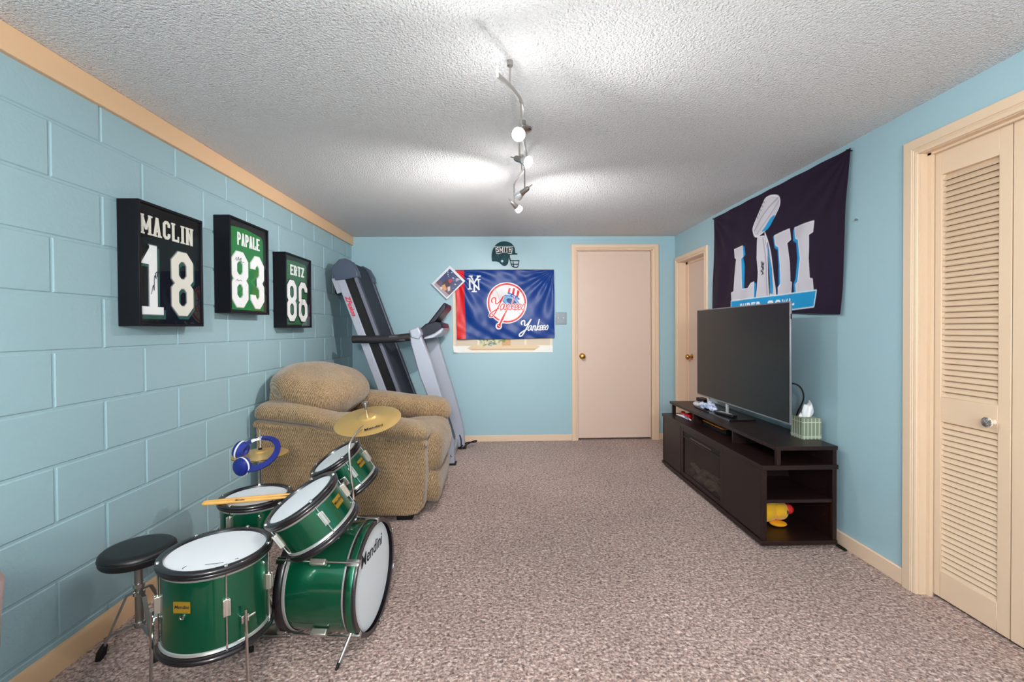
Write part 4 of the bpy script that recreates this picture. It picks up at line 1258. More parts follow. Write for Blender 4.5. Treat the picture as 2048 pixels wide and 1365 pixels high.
# ------------------------------------------------------------------ recliner
def chenille():
    m = bpy.data.materials.new('brown_chenille')
    m.use_nodes = True
    nt = m.node_tree
    b = nt.nodes['Principled BSDF']
    b.inputs['Roughness'].default_value = .9
    b.inputs['Sheen Weight'].default_value = .35
    b.inputs['Specular IOR Level'].default_value = .15
    tc = node(nt, 'ShaderNodeTexCoord')
    mp = node(nt, 'ShaderNodeMapping')
    mp.inputs['Scale'].default_value = (1.0, 1.0, 0.35)
    n = node(nt, 'ShaderNodeTexNoise', Scale=210.0, Detail=3.0)
    n2 = node(nt, 'ShaderNodeTexNoise', Scale=9.0, Detail=3.0)
    w = node(nt, 'ShaderNodeTexWave', Scale=55.0, Distortion=2.5, Detail=2.0)
    w.inputs['Detail Scale'].default_value = 6.0
    w.bands_direction = 'DIAGONAL'
    r = node(nt, 'ShaderNodeValToRGB')
    e = r.color_ramp.elements
    e[0].position = .30; e[0].color = rgb(90, 69, 47)
    e[1].position = .72; e[1].color = rgb(186, 160, 126)
    x = e.new(.5); x.color = rgb(142, 116, 86)
    ad = node(nt, 'ShaderNodeMath', operation='ADD')
    m1 = node(nt, 'ShaderNodeMath', operation='MULTIPLY'); m1.inputs[1].default_value = .22
    m2 = node(nt, 'ShaderNodeMath', operation='MULTIPLY'); m2.inputs[1].default_value = .62
    nt.links.new(tc.outputs['Object'], mp.inputs['Vector'])
    for q in (n, n2, w):
        nt.links.new(mp.outputs[0], q.inputs['Vector'])
    nt.links.new(w.outputs['Fac'], m1.inputs[0]); nt.links.new(n.outputs['Fac'], m2.inputs[0])
    nt.links.new(m1.outputs[0], ad.inputs[0]); nt.links.new(m2.outputs[0], ad.inputs[1])
    ad2 = node(nt, 'ShaderNodeMath', operation='MULTIPLY_ADD'); ad2.inputs[1].default_value = .16
    nt.links.new(n2.outputs['Fac'], ad2.inputs[0]); nt.links.new(ad.outputs[0], ad2.inputs[2])
    nt.links.new(ad2.outputs[0], r.inputs['Fac'])
    nt.links.new(r.outputs['Color'], b.inputs['Base Color'])
    bp = node(nt, 'ShaderNodeBump', Strength=.8, Distance=.005)
    nt.links.new(ad.outputs[0], bp.inputs['Height'])
    nt.links.new(bp.outputs['Normal'], b.inputs['Normal'])
    return m
CHEN = chenille()
RC = thing('recliner', 'puffy brown chenille recliner against the block wall', 'armchair', (-.97, 3.22, 0))

def sweep(path, ny, e=.82, n=32, end=.35):
    """rounded bolster along x: path rows are (x, yc, zc, half y, half z)"""
    pts = spline(path, 5)
    m = len(pts)
    secs = []
    pw = lambda x, q: math.copysign(abs(x) ** q, x)
    for i, (x, yc, zc, hy, hz) in enumerate(pts):
        secs.append([(x, yc + hy * pw(cos(a), e), zc + hz * pw(sin(a), e)) for a in [2 * pi * k / n for k in range(n)]])
    return secs
# side panels
for y0, y1 in ((2.825, 2.965), (3.53, 3.665)):
    poly = [(-1.515, .062), (-1.50, .05), (-.60, .034), (-.535, .046), (-.498, .085), (-.480, .30), (-.486, .482), (-1.0, .546), (-1.525, .612)]
    MB().prism([[(x, z) for x, z in poly]], ((0, y0, 0), (1, 0, 0), (0, 0, 1)), -(y1 - y0), 0).build('side_panel', CHEN, RC, bevel=.022, seg=4)
    # welted rail under the arm
    secs = [[(x, (y0 + y1) / 2 + .078 * math.copysign(abs(cos(a)) ** .5, cos(a)), zc + .022 * math.copysign(abs(sin(a)) ** .6, sin(a))) for a in [2 * pi * k / 24 for k in range(24)]] for x, zc in ((-1.535, .618), (-1.525, .620), (-1.2, .579), (-.9, .540), (-.6, .502), (-.49, .488), (-.478, .486))]
    MB().loft(secs).build('arm_rail', CHEN, RC, ang=60)
near = [(-1.548, 2.905, .688, .03, .02), (-1.535, 2.905, .690, .075, .042), (-1.47, 2.905, .692, .10, .056), (-1.26, 2.905, .672, .108, .064), (-1.06, 2.905, .618, .112, .056), (-.85, 2.905, .596, .114, .062), (-.62, 2.905, .566, .116, .064), (-.53, 2.905, .553, .112, .056), (-.478, 2.905, .535, .085, .036), (-.462, 2.905, .528, .03, .012)]
far = [(-1.50, 3.585, .668, .05, .04), (-1.46, 3.585, .672, .10, .062), (-1.1, 3.575, .660, .11, .072), (-.85, 3.57, .632, .115, .080), (-.72, 3.57, .606, .118, .086), (-.58, 3.57, .588, .118, .090), (-.46, 3.57, .572, .112, .084), (-.42, 3.57, .560, .08, .05), (-.408, 3.57, .555, .03, .02)]
for pth in (near, far):
    MB().loft(sweep(pth, 0)).build('arm_cushion', CHEN, RC, ang=70, jitter=(7, .012))
# seat, front roll and footrest
def front_roll(prof, y0, y1, name, e=.5, n=14):
    secs = []
    cx = sum(p[0] for p in prof) / len(prof); cz_ = sum(p[1] for p in prof) / len(prof)
    P = spline(prof, 4, True)
    for i in range(n + 1):
        t_ = -1 + 2 * i / n
        k = (1 - abs(t_) ** 5) ** .45 if abs(t_) < 1 else .05
        k = .72 + .28 * k
        secs.append([(cx + (x - cx) * k, (y0 + y1) / 2 + (y1 - y0) / 2 * math.copysign(abs(t_) ** .9, t_), cz_ + (z - cz_) * k) for x, z in P])
    return MB().loft(secs).build(name, CHEN, RC, ang=70, jitter=(8, .012))
front_roll([(-1.15, .40), (-1.15, .50), (-.80, .515), (-.56, .545), (-.44, .530), (-.385, .45), (-.385, .34), (-.43, .272), (-.52, .30), (-.60, .36)], 2.93, 3.53, 'seat_cushion')
front_roll([(-.60, .09), (-.60, .31), (-.48, .31), (-.425, .27), (-.405, .18), (-.42, .085), (-.46, .055)], 2.95, 3.50, 'footrest')
bx('seat_box', CHEN, RC, -1.40, -.56, 2.95, 3.54, .06, .40, .02)
# back
secs = []
for z, x0, x1, hy in ((.10, -1.50, -1.14, .29), (.30, -1.51, -1.12, .30), (.55, -1.53, -1.13, .31), (.72, -1.54, -1.18, .31), (.80, -1.54, -1.24, .29), (.83, -1.52, -1.30, .26)):
    cx, hx = (x0 + x1) / 2, (x1 - x0) / 2
    secs.append([(cx + hx * math.copysign(abs(cos(a)) ** .5, cos(a)), 3.24 + hy * math.copysign(abs(sin(a)) ** .5, sin(a)), z) for a in [2 * pi * k / 28 for k in range(28)]])
MB().loft(secs).build('backrest', CHEN, RC, ang=70, jitter=(7, .012))
a_ = radians(14)
b = MB().ball((-1.275, 3.235, .795), (.288, .385, .172), 28, ex=(cos(a_), 0, -sin(a_)), ey=(.05, 1, 0), ez=(sin(a_), 0, cos(a_)), e=.92, e2=.80)
# gathers pulled in along the lower front edge and the seam
vv = []
for p in b.v:
    x, y, z = p
    k = max(0, min(1, (.80 - z) / .15))
    pl = .010 * k * sin(46 * y + 30 * x) + .006 * sin(9 * x + 5 * y)
    seam = -.022 * math.exp(-((y - 3.44 + .25 * (x + 1.1)) / .012) ** 2)
    vv.append((x + pl * .6 + seam * .6, y, z + pl * .7 + seam * .6))
b.v = vv
b.build('head_pillow', CHEN, RC, ang=80, jitter=(6, .022))
for (x, y) in ((-.62, 2.88), (-1.42, 2.88), (-.62, 3.60), (-1.42, 3.60)):
    bx('foot', BLACK, RC, x - .05, x + .05, y - .03, y + .03, 0, .06, .006)

# ------------------------------------------------------------------ folded treadmill
TM = thing('treadmill', 'folded grey treadmill standing upright in the corner', 'treadmill', (-.8, 4.3, 0))
SILV = mat('silver_powder_coat', rgb(172, 176, 190), .38, .25)
SLATE = mat('slate_blue_plastic', rgb(66, 76, 96), .42)
BELT = mat('treadmill_belt', rgb(40, 44, 58), .75, bump=(400, .4, .001))
DARK = mat('dark_console', rgb(24, 25, 40), .35, spec=.35)
RAILG = mat('grey_foot_rail', rgb(104, 106, 122), .45)
def side_prism(poly, y0, y1, name, m, bevel=.006, parent=TM, dx=0.0):
    # slight twist: the far side stands a little further along the wall
    return MB().prism([[(x + dx, z) for x, z in poly]], ((0, y0, 0), (1, 0, 0), (0, 0, 1)), -(y1 - y0), 0).build(name, m, parent, bevel=bevel, seg=2)
upr = [(-.424, .012), (-.430, .18), (-.478, .356), (-.535, .62), (-.628, .932), (-.698, 1.111), (-.732, 1.206), (-.80, 1.195), (-.822, 1.180), (-.795, 1.052), (-.725, .789), (-.655, .603), (-.56, .34), (-.50, .128), (-.486, .012)]
side_prism(upr, 3.985, 4.075, 'upright', SILV, .010)
uprf = [(x + .005 if z > .3 else x, z) for x, z in [(-.378, .012), (-.392, .20), (-.432, .366), (-.526, .697), (-.648, 1.10), (-.69, 1.19), (-.79, 1.17), (-.765, 1.052), (-.695, .789), (-.60, .48), (-.53, .3), (-.48, .128), (-.47, .012)]]
side_prism(uprf, 4.535, 4.615, 'upright', SILV, .010)
side_prism([(-.470, .30), (-.425, .30), (-.410, .05), (-.470, .05)], 4.536, 4.533, 'service_panel', SILV, 0)
bx('foot_pad', BLACK, TM, -.495, -.412, 3.98, 4.08, 0, .014, .003)
bx('foot_pad', BLACK, TM, -.480, -.366, 4.53, 4.62, 0, .014, .003)
b = MB().box(-.50, -.44, 4.07, 4.54, .03, .10).box(-1.02, -.47, 4.01, 4.06, .03, .09).box(-1.02, -.47, 4.545, 4.595, .03, .09)
b.build('base_frame', SILV, TM, bevel=.008)
for (x, z) in ((-.452, .085), (-.475, .19)):
    MB().lathe([(0, 0), (.010, 0), (.009, .005), (0, .007)], (x, 3.985, z), (0, -1, 0), 12).build('bolt', CHROME, TM)
# motor hood at the hinge
MB().prism([[(-.72, .05), (-.50, .05), (-.53, .25), (-.60, .36), (-.74, .36), (-.86, .22), (-.86, .05)]], ((0, 4.085, 0), (1, 0, 0), (0, 0, 1)), -.44, 0).build('motor_hood', DARK, TM, bevel=.02, seg=3)
# deck: leaning frame, u runs up the deck, w is thickness towards the console
du = Vector((-.34, 0, .94)).normalized(); dw = Vector((.94, 0, .34)).normalized()
d0 = Vector((-.885, 0, .22)) 
def deck(u0, u1, w0, w1, y0, y1, name, m, bevel=0.0, parent=TM):
    c = d0 + du * (u0 + u1) / 2 + dw * (w0 + w1) / 2 + Vector((0, (y0 + y1) / 2, 0))
    return MB().obox(c, du, (0, 1, 0), dw, (u1 - u0) / 2, (y1 - y0) / 2, (w1 - w0) / 2).build(name, m, parent, bevel=bevel)
UT = 1.60
dk = deck(0, UT - .02, .02, .115, 4.05, 4.55, 'deck', BLACK)
deck(.0, UT + .005, .108, .122, 4.075, 4.525, 'running_belt', BELT)
for y0, y1 in ((4.015, 4.055), (4.545, 4.585)):
    deck(-.02, UT - .03, -.045, .022, y0, y1, 'frame_rail', SILV, .004)
    deck(-.02, UT - .03, .024, .10, y0 + .012, y1 - .004, 'side_channel', BLACK, .002)
for y0, y1 in ((4.010, 4.082), (4.518, 4.59)):
    fr_ = deck(0, UT - .02, .102, .130, y0, y1, 'foot_rail', RAILG, .004)
    for k in range(3):
        yy = y0 + .02 + k * .016
        deck(0, UT - .02, .129, .1325, yy, yy + .006, 'rail_rib', mat('rib_dark', rgb(60, 62, 74), .5), 0, fr_)
# end caps (rounded covers over the rear roller)
for y0, y1 in ((4.0, 4.10), (4.50, 4.60)):
    prof = [(-.055, UT - .075), (.055, UT - .105), (.142, UT - .115), (.150, UT - .06), (.135, UT + .03), (.095, UT + .075), (.04, UT + .085), (-.02, UT + .055), (-.058, UT + .02)]
    pts = [(float((d0 + du * u + dw * w).x), float((d0 + du * u + dw * w).z)) for w, u in prof]
    MB().prism([pts], ((0, y0, 0), (1, 0, 0), (0, 0, 1)), -(y1 - y0), 0).build('end_cap', SLATE, TM, bevel=.014, seg=3)
pr_ = d0 + du * (UT + .02) + dw * .07
MB().tube([(pr_.x, 4.10, pr_.z), (pr_.x, 4.50, pr_.z)], .045, 20).build('rear_roller', BELT, TM)
# transport wheel
wc = d0 + du * (UT - .17) + dw * (-.075)
MB().lathe([(0, -.014), (.020, -.014), (.032, -.010), (.034, 0), (.032, .010), (.020, .014), (0, .014)], (wc.x, 4.05, wc.z), (0, 1, 0), 20).build('transport_wheel', BLACK, TM)
deck(UT - .19, UT - .05, -.085, -.04, 4.018, 4.028, 'wheel_bracket', SILV, .002)
frs = (Vector((0, 4.0145, 0)) + d0 + du * (UT - .33) + dw * (-.012), -du, dw)
font_mesh('ZFusion', .056, ((frs[0].x, frs[0].y, frs[0].z), frs[1], frs[2]), .0008, mat('red_print', rgb(206, 40, 62), .5), TM, 'rail_lettering', .35, .002)
# handlebars, console, display
for y in (3.975, 4.60):
    MB().tube(spline([(-.80, y, 1.135), (-.95, y, 1.120), (-1.10, y, 1.116), (-1.25, y, 1.117), (-1.29, y, 1.117), (-1.305, y, 1.117)], 4), [.034] * 17 + [.034, .032, .027, .012], 16).build('handlebar', mat('foam_grip', rgb(36, 34, 38), .6), TM, ang=60)
    bx('pulse_grip', mat('pulse_plate', rgb(120, 116, 124), .25, .7), TM, -.985, -.835, y - .030, y + .030, 1.098, 1.150, .012)
cons = [(-.735, 1.200), (-.700, 1.105), (-.60, 1.135), (-.555, 1.165), (-.525, 1.205), (-.535, 1.255), (-.60, 1.272), (-.68, 1.250)]
side_prism(cons, 4.06, 4.56, 'console_body', DARK, .022)
side_prism([(-.700, 1.112), (-.60, 1.125), (-.545, 1.160), (-.520, 1.200), (-.53, 1.215), (-.60, 1.165), (-.690, 1.130)], 4.05, 4.57, 'console_tray', SILV, .010)
side_prism([(-.80, 1.13), (-.72, 1.11), (-.70, 1.16), (-.73, 1.225), (-.815, 1.195)], 3.975, 4.625, 'console_bridge', SILV, .012)
side_prism([(-.680, 1.240), (-.610, 1.260), (-.500, 1.395), (-.498, 1.432), (-.520, 1.442)], 4.10, 4.52, 'display_board', DARK, .014)
side_prism([(-.686, 1.246), (-.680, 1.240), (-.520, 1.436), (-.527, 1.442)], 4.13, 4.49, 'display_face', SILV, .002)
o = MB().tube(spline([(-.43, 4.535, .14), (-.415, 4.52, .10), (-.41, 4.50, .05), (-.40, 4.48, .02), (-.36, 4.50, .05), (-.30, 4.55, .07), (-.265, 4.60, .065), (-.285, 4.62, .045), (-.36, 4.58, .05), (-.43, 4.50, .02)], 7), .006, 8).build('power_cord', BLACK, TM)

# ------------------------------------------------------------------ drum kit
GREEN = bpy.data.materials.new('green_sparkle_wrap')
GREEN.use_nodes = True
_b = GREEN.node_tree.nodes['Principled BSDF']
_b.inputs['Base Color'].default_value = rgb(0, 92, 62)
_b.inputs['Metallic'].default_value = .7
_b.inputs['Roughness'].default_value = .30
_b.inputs['Coat Weight'].default_value = .8
_b.inputs['Coat Roughness'].default_value = .06
_n = node(GREEN.node_tree, 'ShaderNodeTexNoise', Scale=900.0)
_bp = node(GREEN.node_tree, 'ShaderNodeBump', Strength=.12, Distance=.001)
_tc = node(GREEN.node_tree, 'ShaderNodeTexCoord')
GREEN.node_tree.links.new(_tc.outputs['Object'], _n.inputs['Vector'])
GREEN.node_tree.links.new(_n.outputs['Fac'], _bp.inputs['Height'])
GREEN.node_tree.links.new(_bp.outputs['Normal'], _b.inputs['Normal'])
HOOP = mat('black_hoop', rgb(24, 20, 24), .3, coat=.3)
HEAD = mat('coated_drum_head', rgb(222, 226, 230), .5, bump=(300, .1, .001))
COLLAR = mat('head_collar', rgb(178, 176, 174), .3, .6)
GOLD = mat('gold_badge', rgb(206, 164, 60), .3, .7)
BRONZE = mat('cymbal_brass', rgb(232, 192, 122), .36, .7, bump=(120, .08, .001))

def basis(n):
    n = Vector(n).normalized()
    e = Vector((0, -1, 0))
    e1 = (e - n * e.dot(n)).normalized()
    return n, e1, n.cross(e1)
def badge(parent, C, n, e1, e2, r, a, t, w, h, txt=True, rot=0):
    d = e1 * cos(a) + e2 * sin(a)
    tg = -e1 * sin(a) + e2 * cos(a)
    c = Vector(C) + d * (r + .0015) - n * t
    bd = MB().obox(c, tg, n, d, w / 2, h / 2, .0012).build('badge', GOLD, parent)
    font_mesh('Mendini', h * .42, (c + d * .0014 + n * h * .04, tg, n), .0002, INK, bd, 'badge_lettering', .15, .0003)
def lug(parent, C, n, e1, e2, r, L, a, s=1.0):
    d = e1 * cos(a) + e2 * sin(a)
    tg = -e1 * sin(a) + e2 * cos(a)
    P = lambda t, k=0: Vector(C) + d * (r + .005 + k) - n * t
    rod = MB().tube([P(-.010), P(L + .010)], .0028, 8).build('tension_rod', CHROME, parent)
    MB().obox(P(-.004), tg, n, d, .0055, .008, .005).build('rod_bolt', CHROME, rod, bevel=.002)
    lg = MB().obox(P(L * .45, -.004), tg, n, d, .010 * s, .026 * s, .010).obox(P(L * .45, .006) - tg * .0075 * s, tg, n, d, .0028, .025 * s, .004).obox(P(L * .45, .006) + tg * .0075 * s, tg, n, d, .0028, .025 * s, .004)
    lg.build('lug', mat('satin_chrome', rgb(206, 200, 190), .3, .9), parent, bevel=.0015)
def make_drum(t, C, n, r, L, lugs, badge_a=None, badge_t=.4, vent=False, bw=.05, bh=.034):
    n, e1, e2 = basis(n)
    C = Vector(C)
    rs = r - .013
    MB().lathe([(rs, -.012), (rs, -L + .012)], C, n, 64).build('shell', GREEN, t)
    for nm, o, sg in (('batter_hoop', C, 1), ('bottom_hoop', C - n * L, -1)):
        ax = n * sg
        MB().lathe([(r - .022, -.002), (r - .020, .006), (r - .006, .008), (r, .004), (r + .001, -.004), (r - .003, -.008), (r - .001, -.012), (r - .003, -.0165), (rs - .002, -.0175)], o, ax, 64).build(nm, HOOP, t, ang=60)
        MB().lathe([(rs + .001, -.0175), (rs + .006, -.0185), (rs + .0035, -.025), (rs + .0005, -.027)], o, ax, 64).build('head_collar', COLLAR, t)
        MB().lathe([(0, 0), (r - .021, 0)] if sg > 0 else [(0, 0), (r - .021, 0)], o - ax * .001, ax, 64).build('drum_head', HEAD, t)
    for a in lugs:
        lug(t, C, n, e1, e2, rs, L, radians(a))
    if badge_a is not None:
        badge(t, C, n, e1, e2, rs, radians(badge_a), L * badge_t, bw, bh)
        if vent:
            d = e1 * cos(radians(badge_a)) + e2 * sin(radians(badge_a))
            MB().lathe([(.004, .0005), (.008, .0005), (.008, .003), (.005, .004), (.004, .003)], C + d * rs - n * (L * badge_t + .030), d, 16).build('vent', CHROME, t)
    return n, e1, e2

# floor tom
FTC = (-.952, 1.521, .472)
FT = thing('floor_tom', 'green floor tom standing on chrome legs beside the bass drum', 'drum', (FTC[0], FTC[1], 0))
n, e1, e2 = make_drum(FT, FTC, (0, 0, 1), .165, .268, (40, 100, -52, -125, 175), -4, .37, True, .052, .034)
for a in (57, -58, 178):
    d = e1 * cos(radians(a)) + e2 * sin(radians(a)); tg = -e1 * sin(radians(a)) + e2 * cos(radians(a))
    c = Vector(FTC) + d * .152
    br = MB().obox(c - n * .175 + d * .008, tg, n, d, .012, .012, .010).tube([c - n * .175 + d * .016 - tg * .004, c - n * .172 + d * .016 + tg * .032], .004, 8).build('leg_bracket', CHROME, FT, bevel=.002)
    leg = MB().tube([c - n * .145 + d * .020, c - n * .30 + d * .024, (c.x + d.x * .03, c.y + d.y * .03, .012)], .0048, 10).build('leg', CHROME, FT)
    MB().lathe([(0, 0), (.009, 0), (.009, .014), (.006, .022), (0, .022)], (c.x + d.x * .03, c.y + d.y * .03, 0), (0, 0, 1), 12).build('rubber_foot', BLACK, leg)
for pts in ([(-.98, 1.40), (-.985, 1.405), (-.982, 1.418)], [(-.93, 1.425), (-.90, 1.43), (-.88, 1.437)], [(-.855, 1.455), (-.85, 1.462), (-.846, 1.456)]):
    MB().tube([(x, y, .4722) for x, y in spline(pts, 4)], .0007, 5).build('scuff', INK, FT)

# snare on its basket stand
SNC = (-1.037, 1.917, .506)
SN = thing('snare_drum', 'small green snare drum with drumsticks lying across it', 'drum', (SNC[0], SNC[1], .376))
n, e1, e2 = make_drum(SN, SNC, (0, 0, 1), .14, .130, (-14, 58, 130, 202, 274))
d = e1 * cos(radians(34)) + e2 * sin(radians(34))
MB().lathe([(.003, .0005), (.007, .0005), (.007, .003), (.004, .004), (.003, .003)], Vector(SNC) + d * .127 - n * .045, d, 16).build('vent', CHROME, SN)
SS = thing('snare_stand', 'chrome tripod basket stand under the snare drum', 'drum stand', (SNC[0], SNC[1], 0))
MB().tube([(SNC[0], SNC[1], .06), (SNC[0], SNC[1], .34)], .010, 12).build('pole', CHROME, SS)
for k in range(3):
    a = radians(-30 + 120 * k)
    MB().tube([(SNC[0], SNC[1], .335), (SNC[0] + .10 * cos(a), SNC[1] + .10 * sin(a), .350), (SNC[0] + .12 * cos(a), SNC[1] + .12 * sin(a), .3655)], .005, 8).build('basket_arm', CHROME, SS)
    lg = MB().tube([(SNC[0], SNC[1], .20), (SNC[0] + .15 * cos(a), SNC[1] + .15 * sin(a), .012)], .006, 8).build('leg', CHROME, SS)
    MB().ball((SNC[0] + .152 * cos(a), SNC[1] + .152 * sin(a), .012), .012, 8).build('rubber_foot', BLACK, lg)
# drumsticks
WOODS = mat('maple_stick', rgb(226, 176, 98), .42, bump=(50, .1, .001), mottle=(14, rgb(214, 158, 82)))
for k, (p0, p1) in enumerate((((-1.190, 1.815, .5195), (-.852, 1.862, .533)), ((-1.186, 1.801, .519), (-.850, 1.846, .527)))):
    p0, p1 = Vector(p0), Vector(p1)
    sk = thing('drumstick', ('pale wooden drumstick resting on the snare, behind its twin', 'pale wooden drumstick resting on the snare, lettered and in front')[k], 'drumstick', p0)
    prof = [(0, .0), (.02, .0066), (.06, .0075), (.6, .0075), (.82, .0062), (.95, .0036), (.965, .0042), (.985, .0045), (1.0, .002)]
    MB().tube([p0 + (p1 - p0) * t_ for t_, r in prof], [max(r, .001) for t_, r in prof], 12).build('stick_body', WOODS, sk)
    if k == 1:
        m_ = p0 + (p1 - p0) * .42
        dx = (p1 - p0).normalized()
        font_mesh('Mendini', .011, (m_ + Vector((0, -.0052, .0056)), dx, Vector((0, .7, .7))), .0004, INK, sk, 'stick_lettering', .2, .0002)

# bass drum
BN = Vector((.995, -.0995, 0)).normalized()
BC = Vector((-.510, 1.812, .2225))
BR, BL = .2125, .300
BD = thing('bass_drum', 'large green bass drum lying on the carpet, white front head', 'drum', (BC.x - .15, BC.y, 0))
n, e1, e2 = basis(BN)
rs = BR - .012
MB().lathe([(rs - .004, -.045), (rs - .004, -BL + .03)], BC, BN, 72).build('shell', GREEN, BD)
MB().lathe([(rs - .002, -.052), (rs + .001, -.050), (rs + .001, -.042), (rs - .002, -.040)], BC, BN, 72).build('head_collar', COLLAR, BD)
MB().lathe([(rs - .002, -BL + .026), (rs + .001, -BL + .028), (rs + .001, -BL + .036), (rs - .002, -BL + .038)], BC, BN, 72).build('head_collar', COLLAR, BD)
MB().lathe([(rs - .006, .0), (BR - .001, .0), (BR, -.003), (BR, -.037), (BR - .002, -.040), (rs - .004, -.040)], BC, BN, 72).build('front_hoop', HOOP, BD, ang=50)
MB().lathe([(BR + .0006, -.009), (BR + .0012, -.010), (BR + .0012, -.030), (BR + .0006, -.031)], BC, BN, 72).build('hoop_inlay', GREEN, BD)
MB().lathe([(rs - .006, -BL), (BR - .001, -BL), (BR, -BL + .003), (BR, -BL + .026), (BR - .002, -BL + .028), (rs - .004, -BL + .028)][::-1], BC, BN, 72).build('rear_hoop', HOOP, BD, ang=50)
MB().lathe([(rs - .004, -.016), (0, -.016)][::-1], BC, BN, 72).build('front_head', HEAD, BD)
MB().lathe([(0, -BL + .012), (rs - .004, -BL + .012)][::-1], BC, BN, 72).build('rear_head', HEAD, BD)
up = Vector((0, 0, 1))
lx = up.cross(BN).normalized()          # reading direction on the front head
font_mesh('Mendini', .068, (BC - BN * .0155 + up * .095 + lx * .0, lx, up), .0006, INK, BD, 'front_lettering', .1, .001)
for a in (-38, 38, -95, 100, -155, 160):
    A = radians(a)
    d = e1 * cos(A) + e2 * sin(A); tg = -e1 * sin(A) + e2 * cos(A)
    P = lambda t, k=0.0: BC + d * (BR + .004 + k) - BN * t
    if P(0).z < .006:
        continue
    rod = MB().tube([P(-.006, .003), P(BL + .006, .003)], .0030, 8).build('tension_rod', CHROME, BD)
    MB().obox(P(.02, .001), tg, BN, d, .012, .024, .0035).obox(P(-.003, -.006), tg, BN, d, .010, .003, .010).build('claw', CHROME, rod, bevel=.0015)
    MB().obox(P(BL - .013, .001), tg, BN, d, .012, .018, .0035).build('claw', CHROME, rod, bevel=.0015)
    MB().obox(P(BL * .5, -.006), tg, BN, d, .011, .030, .012).build('lug', mat('satin_chrome', rgb(206, 200, 190), .3, .9), BD, bevel=.004)
# spur, tom post
sp0 = Vector((-.552, 1.645, .105)); sp1 = Vector((-.586, 1.592, .016))
MB().tube([sp0, sp0 * .3 + sp1 * .7], .006, 10).tube([sp0 * .34 + sp1 * .66, sp1], .0045, 10).build('spur', CHROME, BD)
MB().tube([sp0 * .12 + sp1 * .88, sp1 + (sp1 - sp0) * .10], [.007, .004], 10).build('spur_tip', BLACK, BD)
MB().obox((-.552, 1.652, .11), (1, 0, 0), (0, 1, 0), (0, 0, 1), .012, .014, .014).build('spur_bracket', CHROME, BD, bevel=.003)
T1C, T2C = Vector((-.730, 1.650, .590)), Vector((-.745, 2.026, .634))
TN = Vector((-sin(.52), sin(-.20), cos(.52))).normalized()
post = Vector((-.645, 1.835, .432))
MB().lathe([(0, 0), (.022, 0), (.022, .006), (.014, .012), (.011, .03), (0, .03)], post - up * .008, up, 20).build('mount_flange', CHROME, BD)
MB().tube([post, post + up * .14], .0085, 12).build('mount_post', CHROME, BD)
for TC, r in ((T1C, .14), (T2C, .12)):
    mid = TC - TN * .085
    dr = (post + up * .12 - mid); dr = (dr - TN * dr.dot(TN)).normalized()
    e = mid + dr * (r - .010)
    MB().tube(spline([post + up * .125, (post + up * .14) * .5 + e * .5 + up * .01, e], 6), .0055, 10).build('tom_arm', CHROME, BD)
    MB().obox(e - dr * .004, dr, TN, dr.cross(TN), .008, .020, .014).build('tom_bracket', CHROME, BD, bevel=.003)
T1 = thing('rack_tom', 'larger green rack tom tilted above the bass drum', 'drum', T1C - TN * .15)
make_drum(T1, T1C, TN, .140, .150, (38, 108, -54, 180, -120), 72, .42, False, .042, .034)
T2 = thing('rack_tom', 'smaller green rack tom tilted in front of the recliner', 'drum', T2C - TN * .159)
make_drum(T2, T2C, TN, .120, .159, (36, 98, -50, 170, -110), 66, .42, False, .036, .032)
# crash cymbal on a bent rod
CC = Vector((-.622, 2.100, .794)); CN = Vector((-.063, -.279, .96)).normalized()
CR = thing('crash_cymbal', 'brass crash cymbal on a bent chrome rod over the rack toms', 'cymbal', (-.60, 1.93, .40))
MB().lathe([(.006, .014), (.020, .0135), (.034, .010), (.040, .005), (.046, .002), (.10, -.004), (.148, -.012), (.15, -.0128), (.148, -.0134), (.10, -.0054), (.046, .0006), (.034, .0085), (.006, .0125)], CC, CN, 64).build('cymbal', BRONZE, CR, ang=25)
nn, f1, f2 = basis(CN)
cd = (f1 * cos(radians(28)) + f2 * sin(radians(28)))
ct2 = (-f1 * sin(radians(28)) + f2 * cos(radians(28)))
font_mesh('Mendini', .026, (CC + cd * .105 - CN * .0035, ct2, (CN * .06 - cd).normalized()), .0008, INK, CR, 'cymbal_lettering', .15, .0005)
MB().tube(spline([(-.604, 1.86, .428), (-.612, 1.865, .50), (-.626, 1.872, .62), (-.634, 1.88, .712), (-.628, 1.905, .745), (-.622, 1.98, .766), tuple(CC - CN * .02)], 6), .0045, 10).build('boom_rod', CHROME, CR)
MB().tube([CC - CN * .03, CC + CN * .045], .0038, 10).build('centre_rod', CHROME, CR)
MB().lathe([(0, .044), (.0065, .044), (.0065, .074), (.004, .078), (0, .078)], CC, CN, 14).obox(CC + CN * .078, f2, f1, CN, .014, .004, .005).build('wing_nut', STEEL, CR, bevel=.0015)
MB().lathe([(0, 0), (.018, 0), (.018, .006), (.009, .010), (.008, .026), (0, .026)], (-.604, 1.86, .424), (0, .22, .97), 18).build('mount_flange', CHROME, CR)
